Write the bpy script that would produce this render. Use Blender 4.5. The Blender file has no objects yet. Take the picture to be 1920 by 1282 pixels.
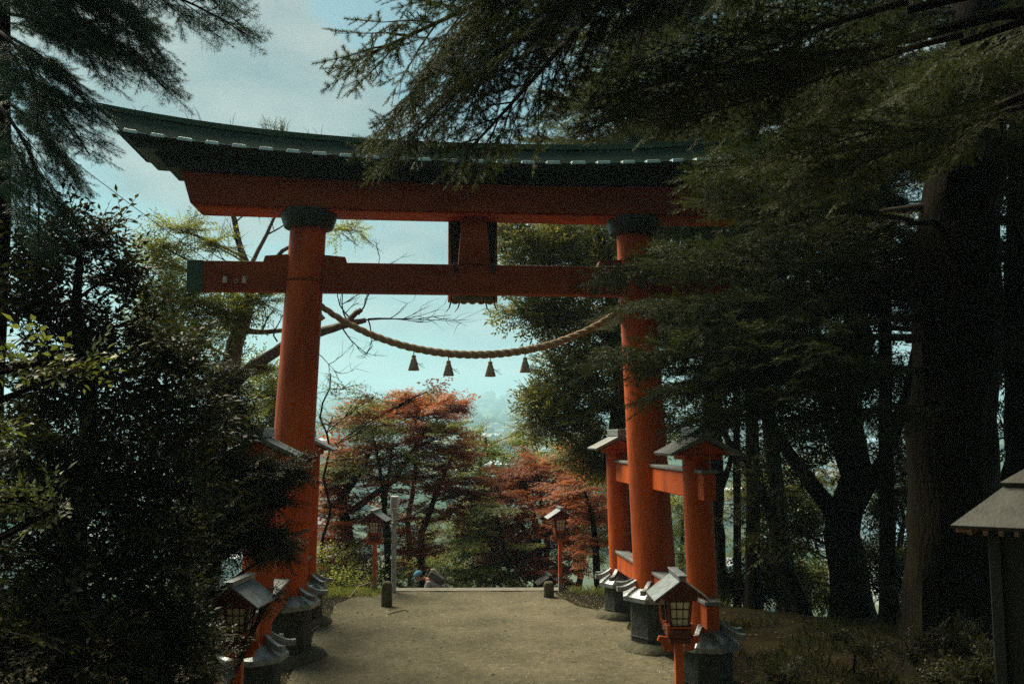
import bpy, math, random
import numpy as np
from mathutils import Vector, Matrix, noise
S = bpy.context.scene
COL = S.collection
R = math.radians
random.seed(7); rng = np.random.default_rng(7)

# ------------------------------------------------------------------ camera
EYE = Vector((0, 0, 3.5)); F = 1713.8; PITCH = 0.1025; ROLL = -0.0031
fwd = Vector((0, math.cos(PITCH), math.sin(PITCH))); up0 = Vector((0, -math.sin(PITCH), math.cos(PITCH)))
rt = Vector((1, 0, 0)) * math.cos(ROLL) + up0 * math.sin(ROLL)
up = up0 * math.cos(ROLL) - Vector((1, 0, 0)) * math.sin(ROLL)
cd = bpy.data.cameras.new("camera"); cam = bpy.data.objects.new("camera", cd); COL.objects.link(cam)
cd.sensor_width = 36; cd.lens = F / 1920 * 36; cd.clip_start = .05; cd.clip_end = 12000
m = Matrix((rt, up, -fwd)).transposed().to_4x4(); m.translation = EYE; cam.matrix_world = m
S.camera = cam
def at(px, py, Y):
    "world point where the photo's pixel (1920 wide) meets the plane y = Y; used to read real positions off the photo"
    d = fwd + rt * ((px - 960) / F) - up * ((py - 641) / F)
    return EYE + d * (Y / d.y)

# ------------------------------------------------------------------ world and sun
SUN_EL, SUN_AZ = R(48), R(-44)          # azimuth from +Y, negative = left of the view
W = bpy.data.worlds.new("World"); S.world = W; W.use_nodes = True
nt = W.node_tree; nt.nodes.clear()
def wn(t, **k):
    n = nt.nodes.new(t)
    for a, b in k.items(): setattr(n, a, b)
    return n
wo = wn('ShaderNodeOutputWorld'); bg = wn('ShaderNodeBackground'); sky = wn('ShaderNodeTexSky')
sky.sky_type = 'NISHITA'; sky.sun_disc = False; sky.sun_elevation = SUN_EL; sky.sun_rotation = SUN_AZ; sky.air_density = 1.3; sky.dust_density = 2.5
bg.inputs[1].default_value = 0.1
tc = wn('ShaderNodeTexCoord'); sep = wn('ShaderNodeSeparateXYZ'); nt.links.new(tc.outputs['Generated'], sep.inputs[0])
dv = wn('ShaderNodeMath', operation='MAXIMUM'); nt.links.new(sep.outputs[2], dv.inputs[0]); dv.inputs[1].default_value = 0.0
ad = wn('ShaderNodeMath', operation='ADD'); nt.links.new(dv.outputs[0], ad.inputs[0]); ad.inputs[1].default_value = 0.22
dx = wn('ShaderNodeMath', operation='DIVIDE'); dy = wn('ShaderNodeMath', operation='DIVIDE')
nt.links.new(sep.outputs[0], dx.inputs[0]); nt.links.new(ad.outputs[0], dx.inputs[1])
nt.links.new(sep.outputs[1], dy.inputs[0]); nt.links.new(ad.outputs[0], dy.inputs[1])
cb = wn('ShaderNodeCombineXYZ'); nt.links.new(dx.outputs[0], cb.inputs[0]); nt.links.new(dy.outputs[0], cb.inputs[1])
mp = wn('ShaderNodeMapping'); mp.inputs['Location'].default_value = (3.1, 1.7, 0.4); nt.links.new(cb.outputs[0], mp.inputs[0])
n1 = wn('ShaderNodeTexNoise'); n1.inputs['Scale'].default_value = 2.6; n1.inputs['Detail'].default_value = 7; n1.inputs['Roughness'].default_value = .5
n1.inputs['Distortion'].default_value = .3
nt.links.new(mp.outputs[0], n1.inputs[0])
cr = wn('ShaderNodeValToRGB'); # a blue opening in the clouds high in the middle of the view, denser cloud to its left
def lobe(px, py, c0, c1, amt):
    d_ = (fwd + rt * ((px - 960) / F) - up * ((py - 641) / F)).normalized()
    dp = wn('ShaderNodeVectorMath', operation='DOT_PRODUCT'); nt.links.new(tc.outputs['Generated'], dp.inputs[0]); dp.inputs[1].default_value = tuple(d_)
    mr = wn('ShaderNodeMapRange'); mr.interpolation_type = 'SMOOTHSTEP'; nt.links.new(dp.outputs['Value'], mr.inputs[0]); mr.inputs[1].default_value = math.cos(R(c1)); mr.inputs[2].default_value = math.cos(R(c0)); mr.inputs[3].default_value = 0; mr.inputs[4].default_value = amt; return mr.outputs[0]
acc = n1.outputs[0]
for a_ in ((760, -40, 2, 9, -.30), (1050, -20, 2, 12, -.22), (200, 420, 1, 5.5, -.14), (400, 150, 3, 11, .26), (640, 210, 1, 6, .18), (870, 600, 3, 8, .04)):
    sm_ = wn('ShaderNodeMath', operation='ADD'); nt.links.new(acc, sm_.inputs[0]); nt.links.new(lobe(*a_), sm_.inputs[1]); acc = sm_.outputs[0]
nt.links.new(acc, cr.inputs[0])
cr.color_ramp.elements[0].position = .42; cr.color_ramp.elements[0].color = (.30, .30, .30, 1)
cr.color_ramp.elements[1].position = .56; cr.color_ramp.elements[1].color = (1, 1, 1, 1)
n2 = wn('ShaderNodeTexNoise'); n2.inputs['Scale'].default_value = 4.2; n2.inputs['Detail'].default_value = 6
nt.links.new(mp.outputs[0], n2.inputs[0])
cc = wn('ShaderNodeValToRGB'); nt.links.new(n2.outputs[0], cc.inputs[0])
cc.color_ramp.elements[0].position = .3; cc.color_ramp.elements[0].color = (.85, 1.27, 1.45, 1)
cc.color_ramp.elements[1].position = .68; cc.color_ramp.elements[1].color = (2.3, 2.4, 2.28, 1)
tint = wn('ShaderNodeMix', data_type='RGBA', blend_type='MULTIPLY'); tint.inputs[0].default_value = 1
nt.links.new(sky.outputs[0], tint.inputs[6]); tint.inputs[7].default_value = (.17, .34, .365, 1)
mx = wn('ShaderNodeMix', data_type='RGBA'); nt.links.new(cr.outputs[0], mx.inputs[0]); nt.links.new(tint.outputs[2], mx.inputs[6]); nt.links.new(cc.outputs[0], mx.inputs[7])
nt.links.new(mx.outputs[2], bg.inputs[0]); nt.links.new(bg.outputs[0], wo.inputs[0])
sd = bpy.data.lights.new("sun", 'SUN'); so = bpy.data.objects.new("sun", sd); COL.objects.link(so)
sd.energy = 4.8; sd.angle = R(38); sd.color = (1, .89, .68)
sv = Vector((math.sin(SUN_AZ) * math.cos(SUN_EL), math.cos(SUN_AZ) * math.cos(SUN_EL), math.sin(SUN_EL)))
so.rotation_euler = sv.to_track_quat('Z', 'Y').to_euler()
S.view_settings.view_transform = 'Standard'; S.view_settings.look = 'None'; S.view_settings.exposure = 0.95; S.view_settings.gamma = 1
S.cycles.max_bounces = 6; S.cycles.transparent_max_bounces = 6; S.cycles.volume_bounces = 1; S.cycles.use_denoising = False; S.cycles.sample_clamp_indirect = 2.0

# ------------------------------------------------------------------ materials
MAT = {}
def mat(name, col, rough=.6, metal=0, col2=None, scale=6, detail=4, bump=0, bscale=30, stretch=(1, 1, 1), trans=0, island=0, spec=.5, stops=(.35, .65)):
    m = bpy.data.materials.new(name); m.use_nodes = True; n = m.node_tree; b = n.nodes['Principled BSDF']; L = n.links
    b.inputs['Roughness'].default_value = rough; b.inputs['Metallic'].default_value = metal; b.inputs['Specular IOR Level'].default_value = spec
    b.inputs['Base Color'].default_value = (*col, 1)
    tcn = n.nodes.new('ShaderNodeTexCoord'); mpn = n.nodes.new('ShaderNodeMapping'); L.new(tcn.outputs['Object'], mpn.inputs[0]); mpn.inputs['Scale'].default_value = stretch
    cur = None
    if col2:
        nz = n.nodes.new('ShaderNodeTexNoise'); nz.inputs['Scale'].default_value = scale; nz.inputs['Detail'].default_value = detail; nz.inputs['Roughness'].default_value = .6
        L.new(mpn.outputs[0], nz.inputs[0])
        rp = n.nodes.new('ShaderNodeValToRGB'); L.new(nz.outputs[0], rp.inputs[0])
        rp.color_ramp.elements[0].color = (*col, 1); rp.color_ramp.elements[1].color = (*col2, 1)
        rp.color_ramp.elements[0].position = stops[0]; rp.color_ramp.elements[1].position = stops[1]
        cur = rp.outputs[0]
    if island:
        gi = n.nodes.new('ShaderNodeNewGeometry')
        hs = n.nodes.new('ShaderNodeHueSaturation')
        mr = n.nodes.new('ShaderNodeMapRange'); L.new(gi.outputs['Random Per Island'], mr.inputs[0]); mr.inputs[3].default_value = 1 - island; mr.inputs[4].default_value = 1 + island
        mh = n.nodes.new('ShaderNodeMapRange'); L.new(gi.outputs['Random Per Island'], mh.inputs[0]); mh.inputs[3].default_value = .5 + island * .06; mh.inputs[4].default_value = .5 - island * .05
        L.new(mr.outputs[0], hs.inputs['Value']); L.new(mh.outputs[0], hs.inputs['Hue'])
        if cur: L.new(cur, hs.inputs['Color'])
        else: hs.inputs['Color'].default_value = (*col, 1)
        cur = hs.outputs[0]
    if cur: L.new(cur, b.inputs['Base Color'])
    if bump:
        nb = n.nodes.new('ShaderNodeTexNoise'); nb.inputs['Scale'].default_value = bscale; nb.inputs['Detail'].default_value = 6; L.new(mpn.outputs[0], nb.inputs[0])
        bp = n.nodes.new('ShaderNodeBump'); bp.inputs['Strength'].default_value = bump; bp.inputs['Distance'].default_value = .03; L.new(nb.outputs[0], bp.inputs['Height']); L.new(bp.outputs[0], b.inputs['Normal'])
    if trans:
        tr = n.nodes.new('ShaderNodeBsdfTranslucent'); ms = n.nodes.new('ShaderNodeMixShader'); ms.inputs[0].default_value = trans
        if cur: L.new(cur, tr.inputs[0])
        else: tr.inputs[0].default_value = (*col, 1)
        L.new(b.outputs[0], ms.inputs[1]); L.new(tr.outputs[0], ms.inputs[2]); L.new(ms.outputs[0], n.nodes['Material Output'].inputs[0])
    MAT[name] = m; return m
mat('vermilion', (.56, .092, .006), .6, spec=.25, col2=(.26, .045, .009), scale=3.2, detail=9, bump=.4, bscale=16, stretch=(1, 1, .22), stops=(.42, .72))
mat('vermilion_shaded', (.32, .062, .011), .6, spec=.2, col2=(.19, .036, .010), scale=2.5, bump=.2, bscale=10, stretch=(.3, 1, 1))  # darker copy of vermilion, shade on the beam fronts put into colour
mat('copper_lit', (.42, .58, .55), .4, .2, col2=(.26, .38, .35), scale=9)
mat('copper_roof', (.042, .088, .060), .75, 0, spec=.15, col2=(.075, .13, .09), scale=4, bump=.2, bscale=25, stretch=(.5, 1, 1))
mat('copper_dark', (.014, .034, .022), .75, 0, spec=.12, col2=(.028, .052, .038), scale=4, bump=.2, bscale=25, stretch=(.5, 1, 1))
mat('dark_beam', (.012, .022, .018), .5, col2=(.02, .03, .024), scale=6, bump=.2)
mat('black_lacquer', (.012, .018, .016), .35, col2=(.02, .03, .026), scale=9)
mat('grey_metal', (.26, .28, .27), .5, .35, col2=(.15, .16, .15), scale=9, bump=.15, bscale=30)
mat('pale_metal', (.34, .38, .38), .42, .5, col2=(.20, .22, .22), scale=14, bump=.15, bscale=40)
mat('hut_metal', (.085, .085, .07), .6, .1, col2=(.05, .05, .04), scale=5, bump=.15)
mat('stone', (.062, .064, .052), .85, col2=(.028, .032, .022), scale=5, bump=.6, bscale=22)
mat('mossy_rock', (.10, .088, .048), .95, col2=(.045, .045, .02), scale=5, bump=1, bscale=14)
mat('plaque_wood', (.36, .20, .10), .7, col2=(.25, .13, .07), scale=5, stretch=(1, 1, .2))
mat('plaque_panel', (.20, .24, .18), .6, col2=(.15, .18, .135), scale=5)
mat('rope', (.50, .35, .21), .9, col2=(.34, .23, .13), scale=40, bump=.5, bscale=120)
mat('straw', (.60, .47, .32), .9, col2=(.42, .33, .22), scale=60, stretch=(1, 1, .1), bump=.5, bscale=90)
mat('rope_cord', (.05, .04, .03), .8)
mat('porcelain', (.55, .55, .5), .3)
mat('wire', (.02, .02, .02), .5)
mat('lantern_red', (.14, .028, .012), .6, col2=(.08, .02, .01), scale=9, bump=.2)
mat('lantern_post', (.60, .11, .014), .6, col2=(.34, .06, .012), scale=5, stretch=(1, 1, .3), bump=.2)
mat('paper', (.85, .85, .70), .5, col2=(.70, .70, .56), scale=12)
mat('lattice', (.02, .014, .01), .6)
mat('bark', (.024, .018, .008), .95, spec=.12, col2=(.010, .008, .004), scale=5, bump=1.0, bscale=11, stretch=(1.6, 1.6, .22))
mat('bark_pale', (.16, .13, .10), .9, col2=(.07, .055, .04), scale=7, bump=.7, bscale=18, stretch=(1, 1, .5))
mat('twig', (.045, .032, .022), .9)
mat('leaf_dark', (.046, .052, .009), .5, spec=.3, trans=.34, island=.55)
mat('leaf_small', (.042, .048, .008), .5, spec=.4, trans=.2, island=.6)
mat('leaf_lime', (.30, .33, .035), .5, trans=.5, island=.35)
mat('leaf_near', (.17, .20, .032), .4, trans=.5, island=.3)
mat('leaf_olive', (.22, .22, .04), .5, spec=.3, trans=.45, island=.5)
mat('leaf_green', (.24, .27, .055), .5, trans=.5, island=.45)
mat('leaf_maple', (.50, .185, .060), .5, trans=.58, island=.5)
mat('leaf_maple_orange', (.46, .16, .05), .5, trans=.55, island=.4)
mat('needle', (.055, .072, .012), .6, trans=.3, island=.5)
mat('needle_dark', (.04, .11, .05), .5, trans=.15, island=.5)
mat('needle_lit', (.16, .175, .030), .6, trans=.3, island=.45)  # brighter copy of needle, sunlight on the far firs put into colour
mat('concrete', (.24, .23, .18), .9, col2=(.16, .15, .11), scale=8, bump=.5, bscale=40)
mat('galvanised', (.50, .55, .55), .5, .2, col2=(.24, .27, .27), scale=8)
mat('skin', (.55, .30, .20), .5)
mat('cap_blue', (.12, .36, .55), .8)
mat('shirt_grey', (.50, .52, .54), .9, col2=(.32, .34, .36), scale=20)
mat('trousers', (.05, .05, .06), .9)
mat('bag_dark', (.10, .10, .09), .8)
mat('bag_tan', (.55, .52, .40), .8)
mat('hair', (.03, .02, .015), .7)
mat('house_wall', (.60, .60, .57), .8, col2=(.50, .50, .48), scale=.2)
mat('house_wall_tan', (.42, .34, .28), .8)
mat('roof_blue', (.22, .34, .42), .6); mat('roof_grey', (.28, .29, .31), .6); mat('roof_white', (.84, .86, .87), .5); mat('roof_rust', (.30, .18, .14), .7)
mat('window_dark', (.05, .06, .07), .2)
mat('litter', (.085, .048, .018), .9, island=.6)
mat('pebble', (.30, .28, .22), .9, island=.4)
mat('dead_wood', (.35, .29, .22), .9)

# ------------------------------------------------------------------ mesh helpers
class MB:
    def __init__(s): s.v = []; s.f = []
    def add(s, vs, fs, M=None):
        o = len(s.v)
        s.v += [tuple(M @ Vector(p)) if M else tuple(p) for p in vs]
        s.f += [tuple(i + o for i in f) for f in fs]
        return s
    def box(s, c, d, M=None, taper=1.0):
        x, y, z = c; a, b, h = d[0] / 2, d[1] / 2, d[2] / 2; t = taper
        vs = [(x - a, y - b, z - h), (x + a, y - b, z - h), (x + a, y + b, z - h), (x - a, y + b, z - h),
              (x - a * t, y - b * t, z + h), (x + a * t, y - b * t, z + h), (x + a * t, y + b * t, z + h), (x - a * t, y + b * t, z + h)]
        return s.add(vs, [(3, 2, 1, 0), (4, 5, 6, 7), (0, 1, 5, 4), (1, 2, 6, 5), (2, 3, 7, 6), (3, 0, 4, 7)], M)
    def rings(s, rs, M=None, cap=True):
        n = len(rs[0]); vs = [p for r in rs for p in r]; fs = []
        for i in range(len(rs) - 1):
            for j in range(n):
                k = (j + 1) % n; fs.append((i * n + j, i * n + k, (i + 1) * n + k, (i + 1) * n + j))
        if cap: fs.append(tuple(range(n))[::-1]); fs.append(tuple((len(rs) - 1) * n + j for j in range(n)))
        return s.add(vs, fs, M)
    def tube(s, pts, rad, n=8, wob=0, cap=True):
        pts = [Vector(p) for p in pts]
        if not isinstance(rad, (list, tuple, np.ndarray)): rad = [rad] * len(pts)
        rs = []; u = None
        for i, p in enumerate(pts):
            t = (pts[min(i + 1, len(pts) - 1)] - pts[max(i - 1, 0)]).normalized()
            if u is None: u = t.orthogonal().normalized()
            u = (u - t * u.dot(t)).normalized(); w = t.cross(u)
            ring = []
            for k in range(n):
                a = 2 * math.pi * k / n
                q = 1 + wob * noise.noise(p * 1.3 + Vector((math.cos(a) * 2, math.sin(a) * 2, 0))) if wob else 1
                ring.append(tuple(p + (u * math.cos(a) + w * math.sin(a)) * (rad[i] * q)))
            rs.append(ring)
        return s.rings(rs, cap=cap)
    def lathe(s, prof, n=24, c=(0, 0), ph=0, M=None):
        return s.rings([[(c[0] + r * math.cos(ph + 2 * math.pi * k / n), c[1] + r * math.sin(ph + 2 * math.pi * k / n), z) for k in range(n)] for r, z in prof], M)
    def build(s, name, m, parent=None, smooth=False, bevel=0):
        me = bpy.data.meshes.new(name); me.from_pydata(s.v, [], s.f); me.materials.append(MAT[m]); me.update()
        if smooth: me.shade_smooth() if hasattr(me, 'shade_smooth') else None
        o = bpy.data.objects.new(name, me); COL.objects.link(o); o.parent = parent
        if smooth:
            me.set_sharp_from_angle(angle=R(40))
        if bevel:
            b = o.modifiers.new('bevel', 'BEVEL'); b.width = bevel; b.segments = 2; b.limit_method = 'ANGLE'; b.angle_limit = R(35)
        return o
def tag(o, label=None, cat=None, group=None, kind=None):
    if label: o['label'] = label
    if cat: o['category'] = cat
    if group: o['group'] = group
    if kind: o['kind'] = kind
    return o
def empty(name, loc, rz=0, **k):
    o = bpy.data.objects.new(name, None); COL.objects.link(o); o.location = loc; o.rotation_euler = (0, 0, rz); o.empty_display_size = .3
    return tag(o, **k)
def copy_tree(o, parent=None):
    c = o.copy(); COL.objects.link(c); c.parent = parent
    for ch in list(o.children): copy_tree(ch, c)
    return c

# ------------------------------------------------------------------ terrain
def sst(a, b, x):
    t = min(1, max(0, (x - a) / (b - a))); return t * t * (3 - 2 * t)
PROF = [(0, 0), (6, -2.6), (16, -8.5), (45, -24), (85, -38), (140, -46), (260, -48), (450, -30), (700, -10), (1100, 4), (1600, 18), (2200, 48), (3000, 110), (3600, 150), (4300, 165)]
def prof(d):
    for (a, za), (b, zb) in zip(PROF, PROF[1:]):
        if d <= b: return za + (zb - za) * (d - a) / (b - a)
    return PROF[-1][1]
def crest(x): return 21.35 - 3.2 * sst(1.9, 6.5, x) - 1.0 * sst(-4, -8, x)
def height(x, y):
    z = 0
    if y < 11: z += (11 - y) * .19 * sst(11.5, 8, y)
    if y < -1.5: z += (-1.5 - y) * .45
    d = y - crest(x)
    if d > 0:
        z += prof(d)
        if d > 20: z += noise.noise(Vector((x * .012, y * .012, 0))) * 5 * sst(20, 120, d) * (1 + 3 * sst(1200, 2500, d))
        if d > 1500: z += noise.noise(Vector((x * .0016, y * .0016, 3))) * 38 * sst(1500, 2600, d)
    side = max(0, x - 3.6) if y > 5 else 0
    z += .05 * noise.noise(Vector((x * .5, y * .5, 0))) * sst(2.4, 4.5, abs(x + .6)) * 1.6
    z += .02 * noise.noise(Vector((x * 1.5, y * 1.5, 0)))
    z += .35 * sst(5, 11, x) * sst(22, 12, y)
    return z
def ax(lo, hi, core_lo, core_hi, step, g):
    a = list(np.arange(core_lo, core_hi, step)); s = step
    while a[-1] < hi: s *= g; a.append(a[-1] + s)
    s = step
    while a[0] > lo: s *= g; a.insert(0, a[0] - s)
    return a
gx = ax(-3200, 3200, -9, 14, .3, 1.09); gy = ax(-60, 4400, 3, 34, .3, 1.045)
g = MB(); nx, ny = len(gx), len(gy)
g.v = [(x, y, height(x, y)) for y in gy for x in gx]
g.f = [(j * nx + i, j * nx + i + 1, (j + 1) * nx + i + 1, (j + 1) * nx + i) for j in range(ny - 1) for i in range(nx - 1)]
# ground: forest soil near, fields and woods in the valley
mg = bpy.data.materials.new('ground'); mg.use_nodes = True; N = mg.node_tree; Lk = N.links; B = N.nodes['Principled BSDF']; B.inputs['Roughness'].default_value = 1; B.inputs['Specular IOR Level'].default_value = .06
tcg = N.nodes.new('ShaderNodeTexCoord')
def noise_ramp(sc, c1, c2, p1=.35, p2=.65, det=6):
    z = N.nodes.new('ShaderNodeTexNoise'); z.inputs['Scale'].default_value = sc; z.inputs['Detail'].default_value = det; Lk.new(tcg.outputs['Object'], z.inputs[0])
    r = N.nodes.new('ShaderNodeValToRGB'); Lk.new(z.outputs[0], r.inputs[0]); r.color_ramp.elements[0].position = p1; r.color_ramp.elements[1].position = p2
    r.color_ramp.elements[0].color = (*c1, 1); r.color_ramp.elements[1].color = (*c2, 1); return r.outputs[0], z.outputs[0]
soil, nz1 = noise_ramp(2.3, (.017, .012, .006), (.032, .027, .010))
fld, _ = noise_ramp(.011, (.035, .065, .028), (.13, .15, .09), .42, .6)
sx = N.nodes.new('ShaderNodeSeparateXYZ'); Lk.new(tcg.outputs['Object'], sx.inputs[0])
fr = N.nodes.new('ShaderNodeMapRange'); Lk.new(sx.outputs[1], fr.inputs[0]); fr.inputs[1].default_value = 60; fr.inputs[2].default_value = 140
mxx = N.nodes.new('ShaderNodeMix'); mxx.data_type = 'RGBA'; Lk.new(fr.outputs[0], mxx.inputs[0]); Lk.new(soil, mxx.inputs[6]); Lk.new(fld, mxx.inputs[7]); Lk.new(mxx.outputs[2], B.inputs[0])
_, nb = noise_ramp(26, (0, 0, 0), (1, 1, 1)); bp = N.nodes.new('ShaderNodeBump'); bp.inputs['Strength'].default_value = .8; bp.inputs['Distance'].default_value = .03; Lk.new(nb, bp.inputs['Height']); Lk.new(bp.outputs[0], B.inputs['Normal'])
MAT['ground'] = mg
tag(g.build('ground', 'ground', smooth=False), kind='structure')
bpy.data.objects['ground'].data.shade_smooth()

# gravel path running through the gate to the top of the stairs
mpth = mat('path', (.205, .165, .100), .98, spec=.15)
N = mpth.node_tree; Lk = N.links; B = N.nodes['Principled BSDF']; tcg = [q for q in N.nodes if q.type == 'TEX_COORD'][0]
c1, _ = noise_ramp(1.1, (.105, .100, .066), (.18, .166, .112), .3, .7, 8)
c2, zb = noise_ramp(75, (.55, .55, .55), (1.35, 1.3, 1.25), .35, .7, 3)
c3, _ = noise_ramp(9, (.75, .75, .72), (1.15, 1.1, 1.0), .35, .65, 5)
mm = N.nodes.new('ShaderNodeMix'); mm.data_type = 'RGBA'; mm.blend_type = 'MULTIPLY'; mm.inputs[0].default_value = 1; Lk.new(c1, mm.inputs[6]); Lk.new(c2, mm.inputs[7])
m3 = N.nodes.new('ShaderNodeMix'); m3.data_type = 'RGBA'; m3.blend_type = 'MULTIPLY'; m3.inputs[0].default_value = 1; Lk.new(mm.outputs[2], m3.inputs[6]); Lk.new(c3, m3.inputs[7]); Lk.new(m3.outputs[2], B.inputs[0])
bp = N.nodes.new('ShaderNodeBump'); bp.inputs['Strength'].default_value = .7; bp.inputs['Distance'].default_value = .015; Lk.new(zb, bp.inputs['Height']); Lk.new(bp.outputs[0], B.inputs['Normal'])
TX, TY, PSI = -.645, 15.3, .102
cs, sn = math.cos(PSI), math.sin(PSI)
def TL(x, y, z=0): return Vector((TX + cs * x - sn * y, TY + sn * x + cs * y, z))
p = MB(); rows = []
for j in range(90):
    y = 4 + (21.28 - 4) * j / 89
    xc = TX - (y - TY) * .09
    xl = xc - 2.75 - .25 * noise.noise(Vector((0, y * .8, 0))) - .25 * sst(17, 21, y) * -1; xr = xc + 3.0 + .3 * noise.noise(Vector((5, y * .8, 0))) - 1.0 * sst(17.5, 21, y)
    rows.append([(xl + (xr - xl) * i / 30, y) for i in range(31)])
p.v = [(x, y, height(x, y) + .012 + .008 * noise.noise(Vector((x * 4, y * 4, 0)))) for r in rows for x, y in r]
p.f = [(j * 31 + i, j * 31 + i + 1, (j + 1) * 31 + i + 1, (j + 1) * 31 + i) for j in range(89) for i in range(30)]
po = p.build('path', 'path'); tag(po, kind='structure'); po.data.shade_smooth()

# stairs going down beyond the gate
st = MB(); sc0 = TL(0, 6.02); sdir = Vector((-sn, cs, 0)); 
c0 = Vector((-.85, 21.3, 0))
for k in range(34):
    c = c0 + sdir * (.34 * k); st.box((c.x, c.y, -.175 * k - .08), (3.85, .40, .22 if k else .24), None)
tag(st.build('stairs', 'concrete', bevel=.015), kind='structure')

# ------------------------------------------------------------------ torii gate
T = empty('torii_gate', (TX, TY, 0), PSI, label='huge vermilion wooden shrine gate with dark green roof spanning the gravel path', cat='shrine gate')
Wd, LEAN = 3.09, .0456
def pillar_ring(M_): pass
for s in (-1, 1):
    b = MB(); zs = [.8, 1.5, 3, 4.5, 5.6, 6.2, 7.0]; 
    b.rings([[(s * (Wd - LEAN * z) + r * math.cos(a), r * math.sin(a), z) for a in [2 * math.pi * k / 40 for k in range(40)]] for z, r in zip(zs, [.355, .35, .335, .32, .31, .302, .295])])
    pl = b.build('pillar', 'vermilion', T, smooth=True)
    b = MB(); xx = s * (Wd - LEAN * 7.15)
    b.lathe([(.33, 6.93), (.40, 6.96), (.455, 7.12), (.465, 7.21), (.465, 7.225)], 40, (xx, 0)); b.build('pillar_ring', 'dark_beam', T, smooth=True)
    b = MB(); b.lathe([(.318, 6.05), (.32, 6.06), (.32, 6.075), (.318, 6.085)], 40, (s * (Wd - LEAN * 6.07), 0)); b.build('joint_band', 'vermilion_shaded', T, smooth=True)
# pedestals with ridged metal skirts
def pedestal(x, y, r, h, ph, pr, skirt, plinth):
    e = MB(); e.lathe([(r, .04), (r * .99, h)], 8, (x, y), ph); o = e.build('pedestal', 'stone', T, bevel=.012)
    for k in range(8):        # raised corner strips of the clad shaft
        pass
    e = MB(); e.lathe([(r * 1.02, h * .28), (r * 1.035, h * .285), (r * 1.035, h * .30), (r * 1.02, h * .305)], 8, (x, y), ph); e.build('band', 'stone', o)
    e = MB(); e.lathe([(r * 1.22, h), (r * 1.26, h + .005), (r * 1.26, h + .075), (pr + .03, h + .22), (pr, h + .30)], 8, (x, y), ph); e.build('skirt', 'pale_metal', o)
    for k in range(8):        # upswept ridges over the skirt's corners
        a = ph + 2 * math.pi * k / 8; pts = []
        e = MB(); n = 7; prof_ = []
        for i in range(n):
            t = i / (n - 1); rr = pr + .01 + (r * 1.46 - pr) * t; zz = h + .32 - .25 * t + .10 * t * t * t + .03 * t
            prof_.append((rr, zz))
        w = .035; rings = []
        ca, sa = math.cos(a), math.sin(a)
        for rr, zz in prof_:
            rings.append([(x + rr * ca - q * sa, y + rr * sa + q * ca, zz + dz) for q, dz in ((-w, -.05), (w, -.05), (w, .03), (-w, .03))])
        e.rings(rings); e.build('ridge', 'pale_metal', o, bevel=.006)
    e = MB(); nseg = 26; rg = []
    for zz, f_ in ((-.12, 1.1), (.03, 1.05), (.10, .98), (.14, .85), (.15, .6)):
        rg.append([(x + plinth * f_ * math.cos(a) * (1 + .14 * noise.noise(Vector((math.cos(a) * 1.5 + x, math.sin(a) * 1.5 + y, zz * 2)))), y + plinth * f_ * math.sin(a) * (1 + .14 * noise.noise(Vector((math.cos(a) * 1.5 + x, math.sin(a) * 1.5 + y, 5 + zz)))), zz + .03 * noise.noise(Vector((math.cos(a) * 3, math.sin(a) * 3, x)))) for a in [2 * math.pi * k / nseg for k in range(nseg)]])
    e.rings(rg); pp = e.build('plinth', 'mossy_rock', o, smooth=True)
    return o
SY = 2.64
for s in (-1, 1):
    pedestal(s * Wd, 0, .50, .80, R(10), .35, True, .68)
    for dy_ in (-1, 1):
        px_ = s * (Wd - .03); 
        pedestal(px_, dy_ * SY, .37, .60, R(10), .21, True, .50)
        b = MB(); b.lathe([(.215, .6), (.21, 1.5), (.20, 3.0), (.195, 3.3)], 32, (0, 0)); o = b.build('strut', 'vermilion', T, smooth=True)
        o.location = (px_, dy_ * SY, 0); o.rotation_euler = (0, -s * .025, 0)
        # small gabled cap roof, ridge along the beam
        b = MB(); L2 = .46
        for sg in (-1, 1):
            b.rings([[(q, yy, z_) for q, z_ in ((0, 3.44), (sg * .49, 3.22), (sg * .51, 3.26), (0, 3.52))] for yy in (-L2, L2)])
        r_ = b.build('cap_roof', 'grey_metal', T, bevel=.006); r_.location = (px_ - s * .06, dy_ * SY, 0)
        b = MB(); b.box((0, 0, 3.56), (.17, .98, .13)); rb = b.build('cap_ridge', 'pale_metal', r_, bevel=.012)
        b = MB(); b.rings([[(q, yy, z_) for q, z_ in ((-.36, 3.24), (.36, 3.24), (0, 3.425))] for yy in (-.36, .36)]); b.build('gable', 'vermilion', r_)
        b = MB(); b.box((0, 0, 3.20), (.52, .60, .07)); b.build('bracket', 'vermilion', r_, bevel=.01)
    for zb_, zt_ in ((2.62, 2.98), (.92, 1.24)):
        b = MB(); b.box((s * (Wd - .075), 0, (zb_ + zt_) / 2), (.17, 2 * SY + .95, zt_ - zb_)); wb = b.build('wing_beam', 'vermilion', T, bevel=.01)
        b = MB(); b.box((s * (Wd - .075), 0, zt_ + .028), (.24, 2 * SY + 1.0, .05)); b.build('beam_cover', 'grey_metal', wb, bevel=.008)
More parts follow.
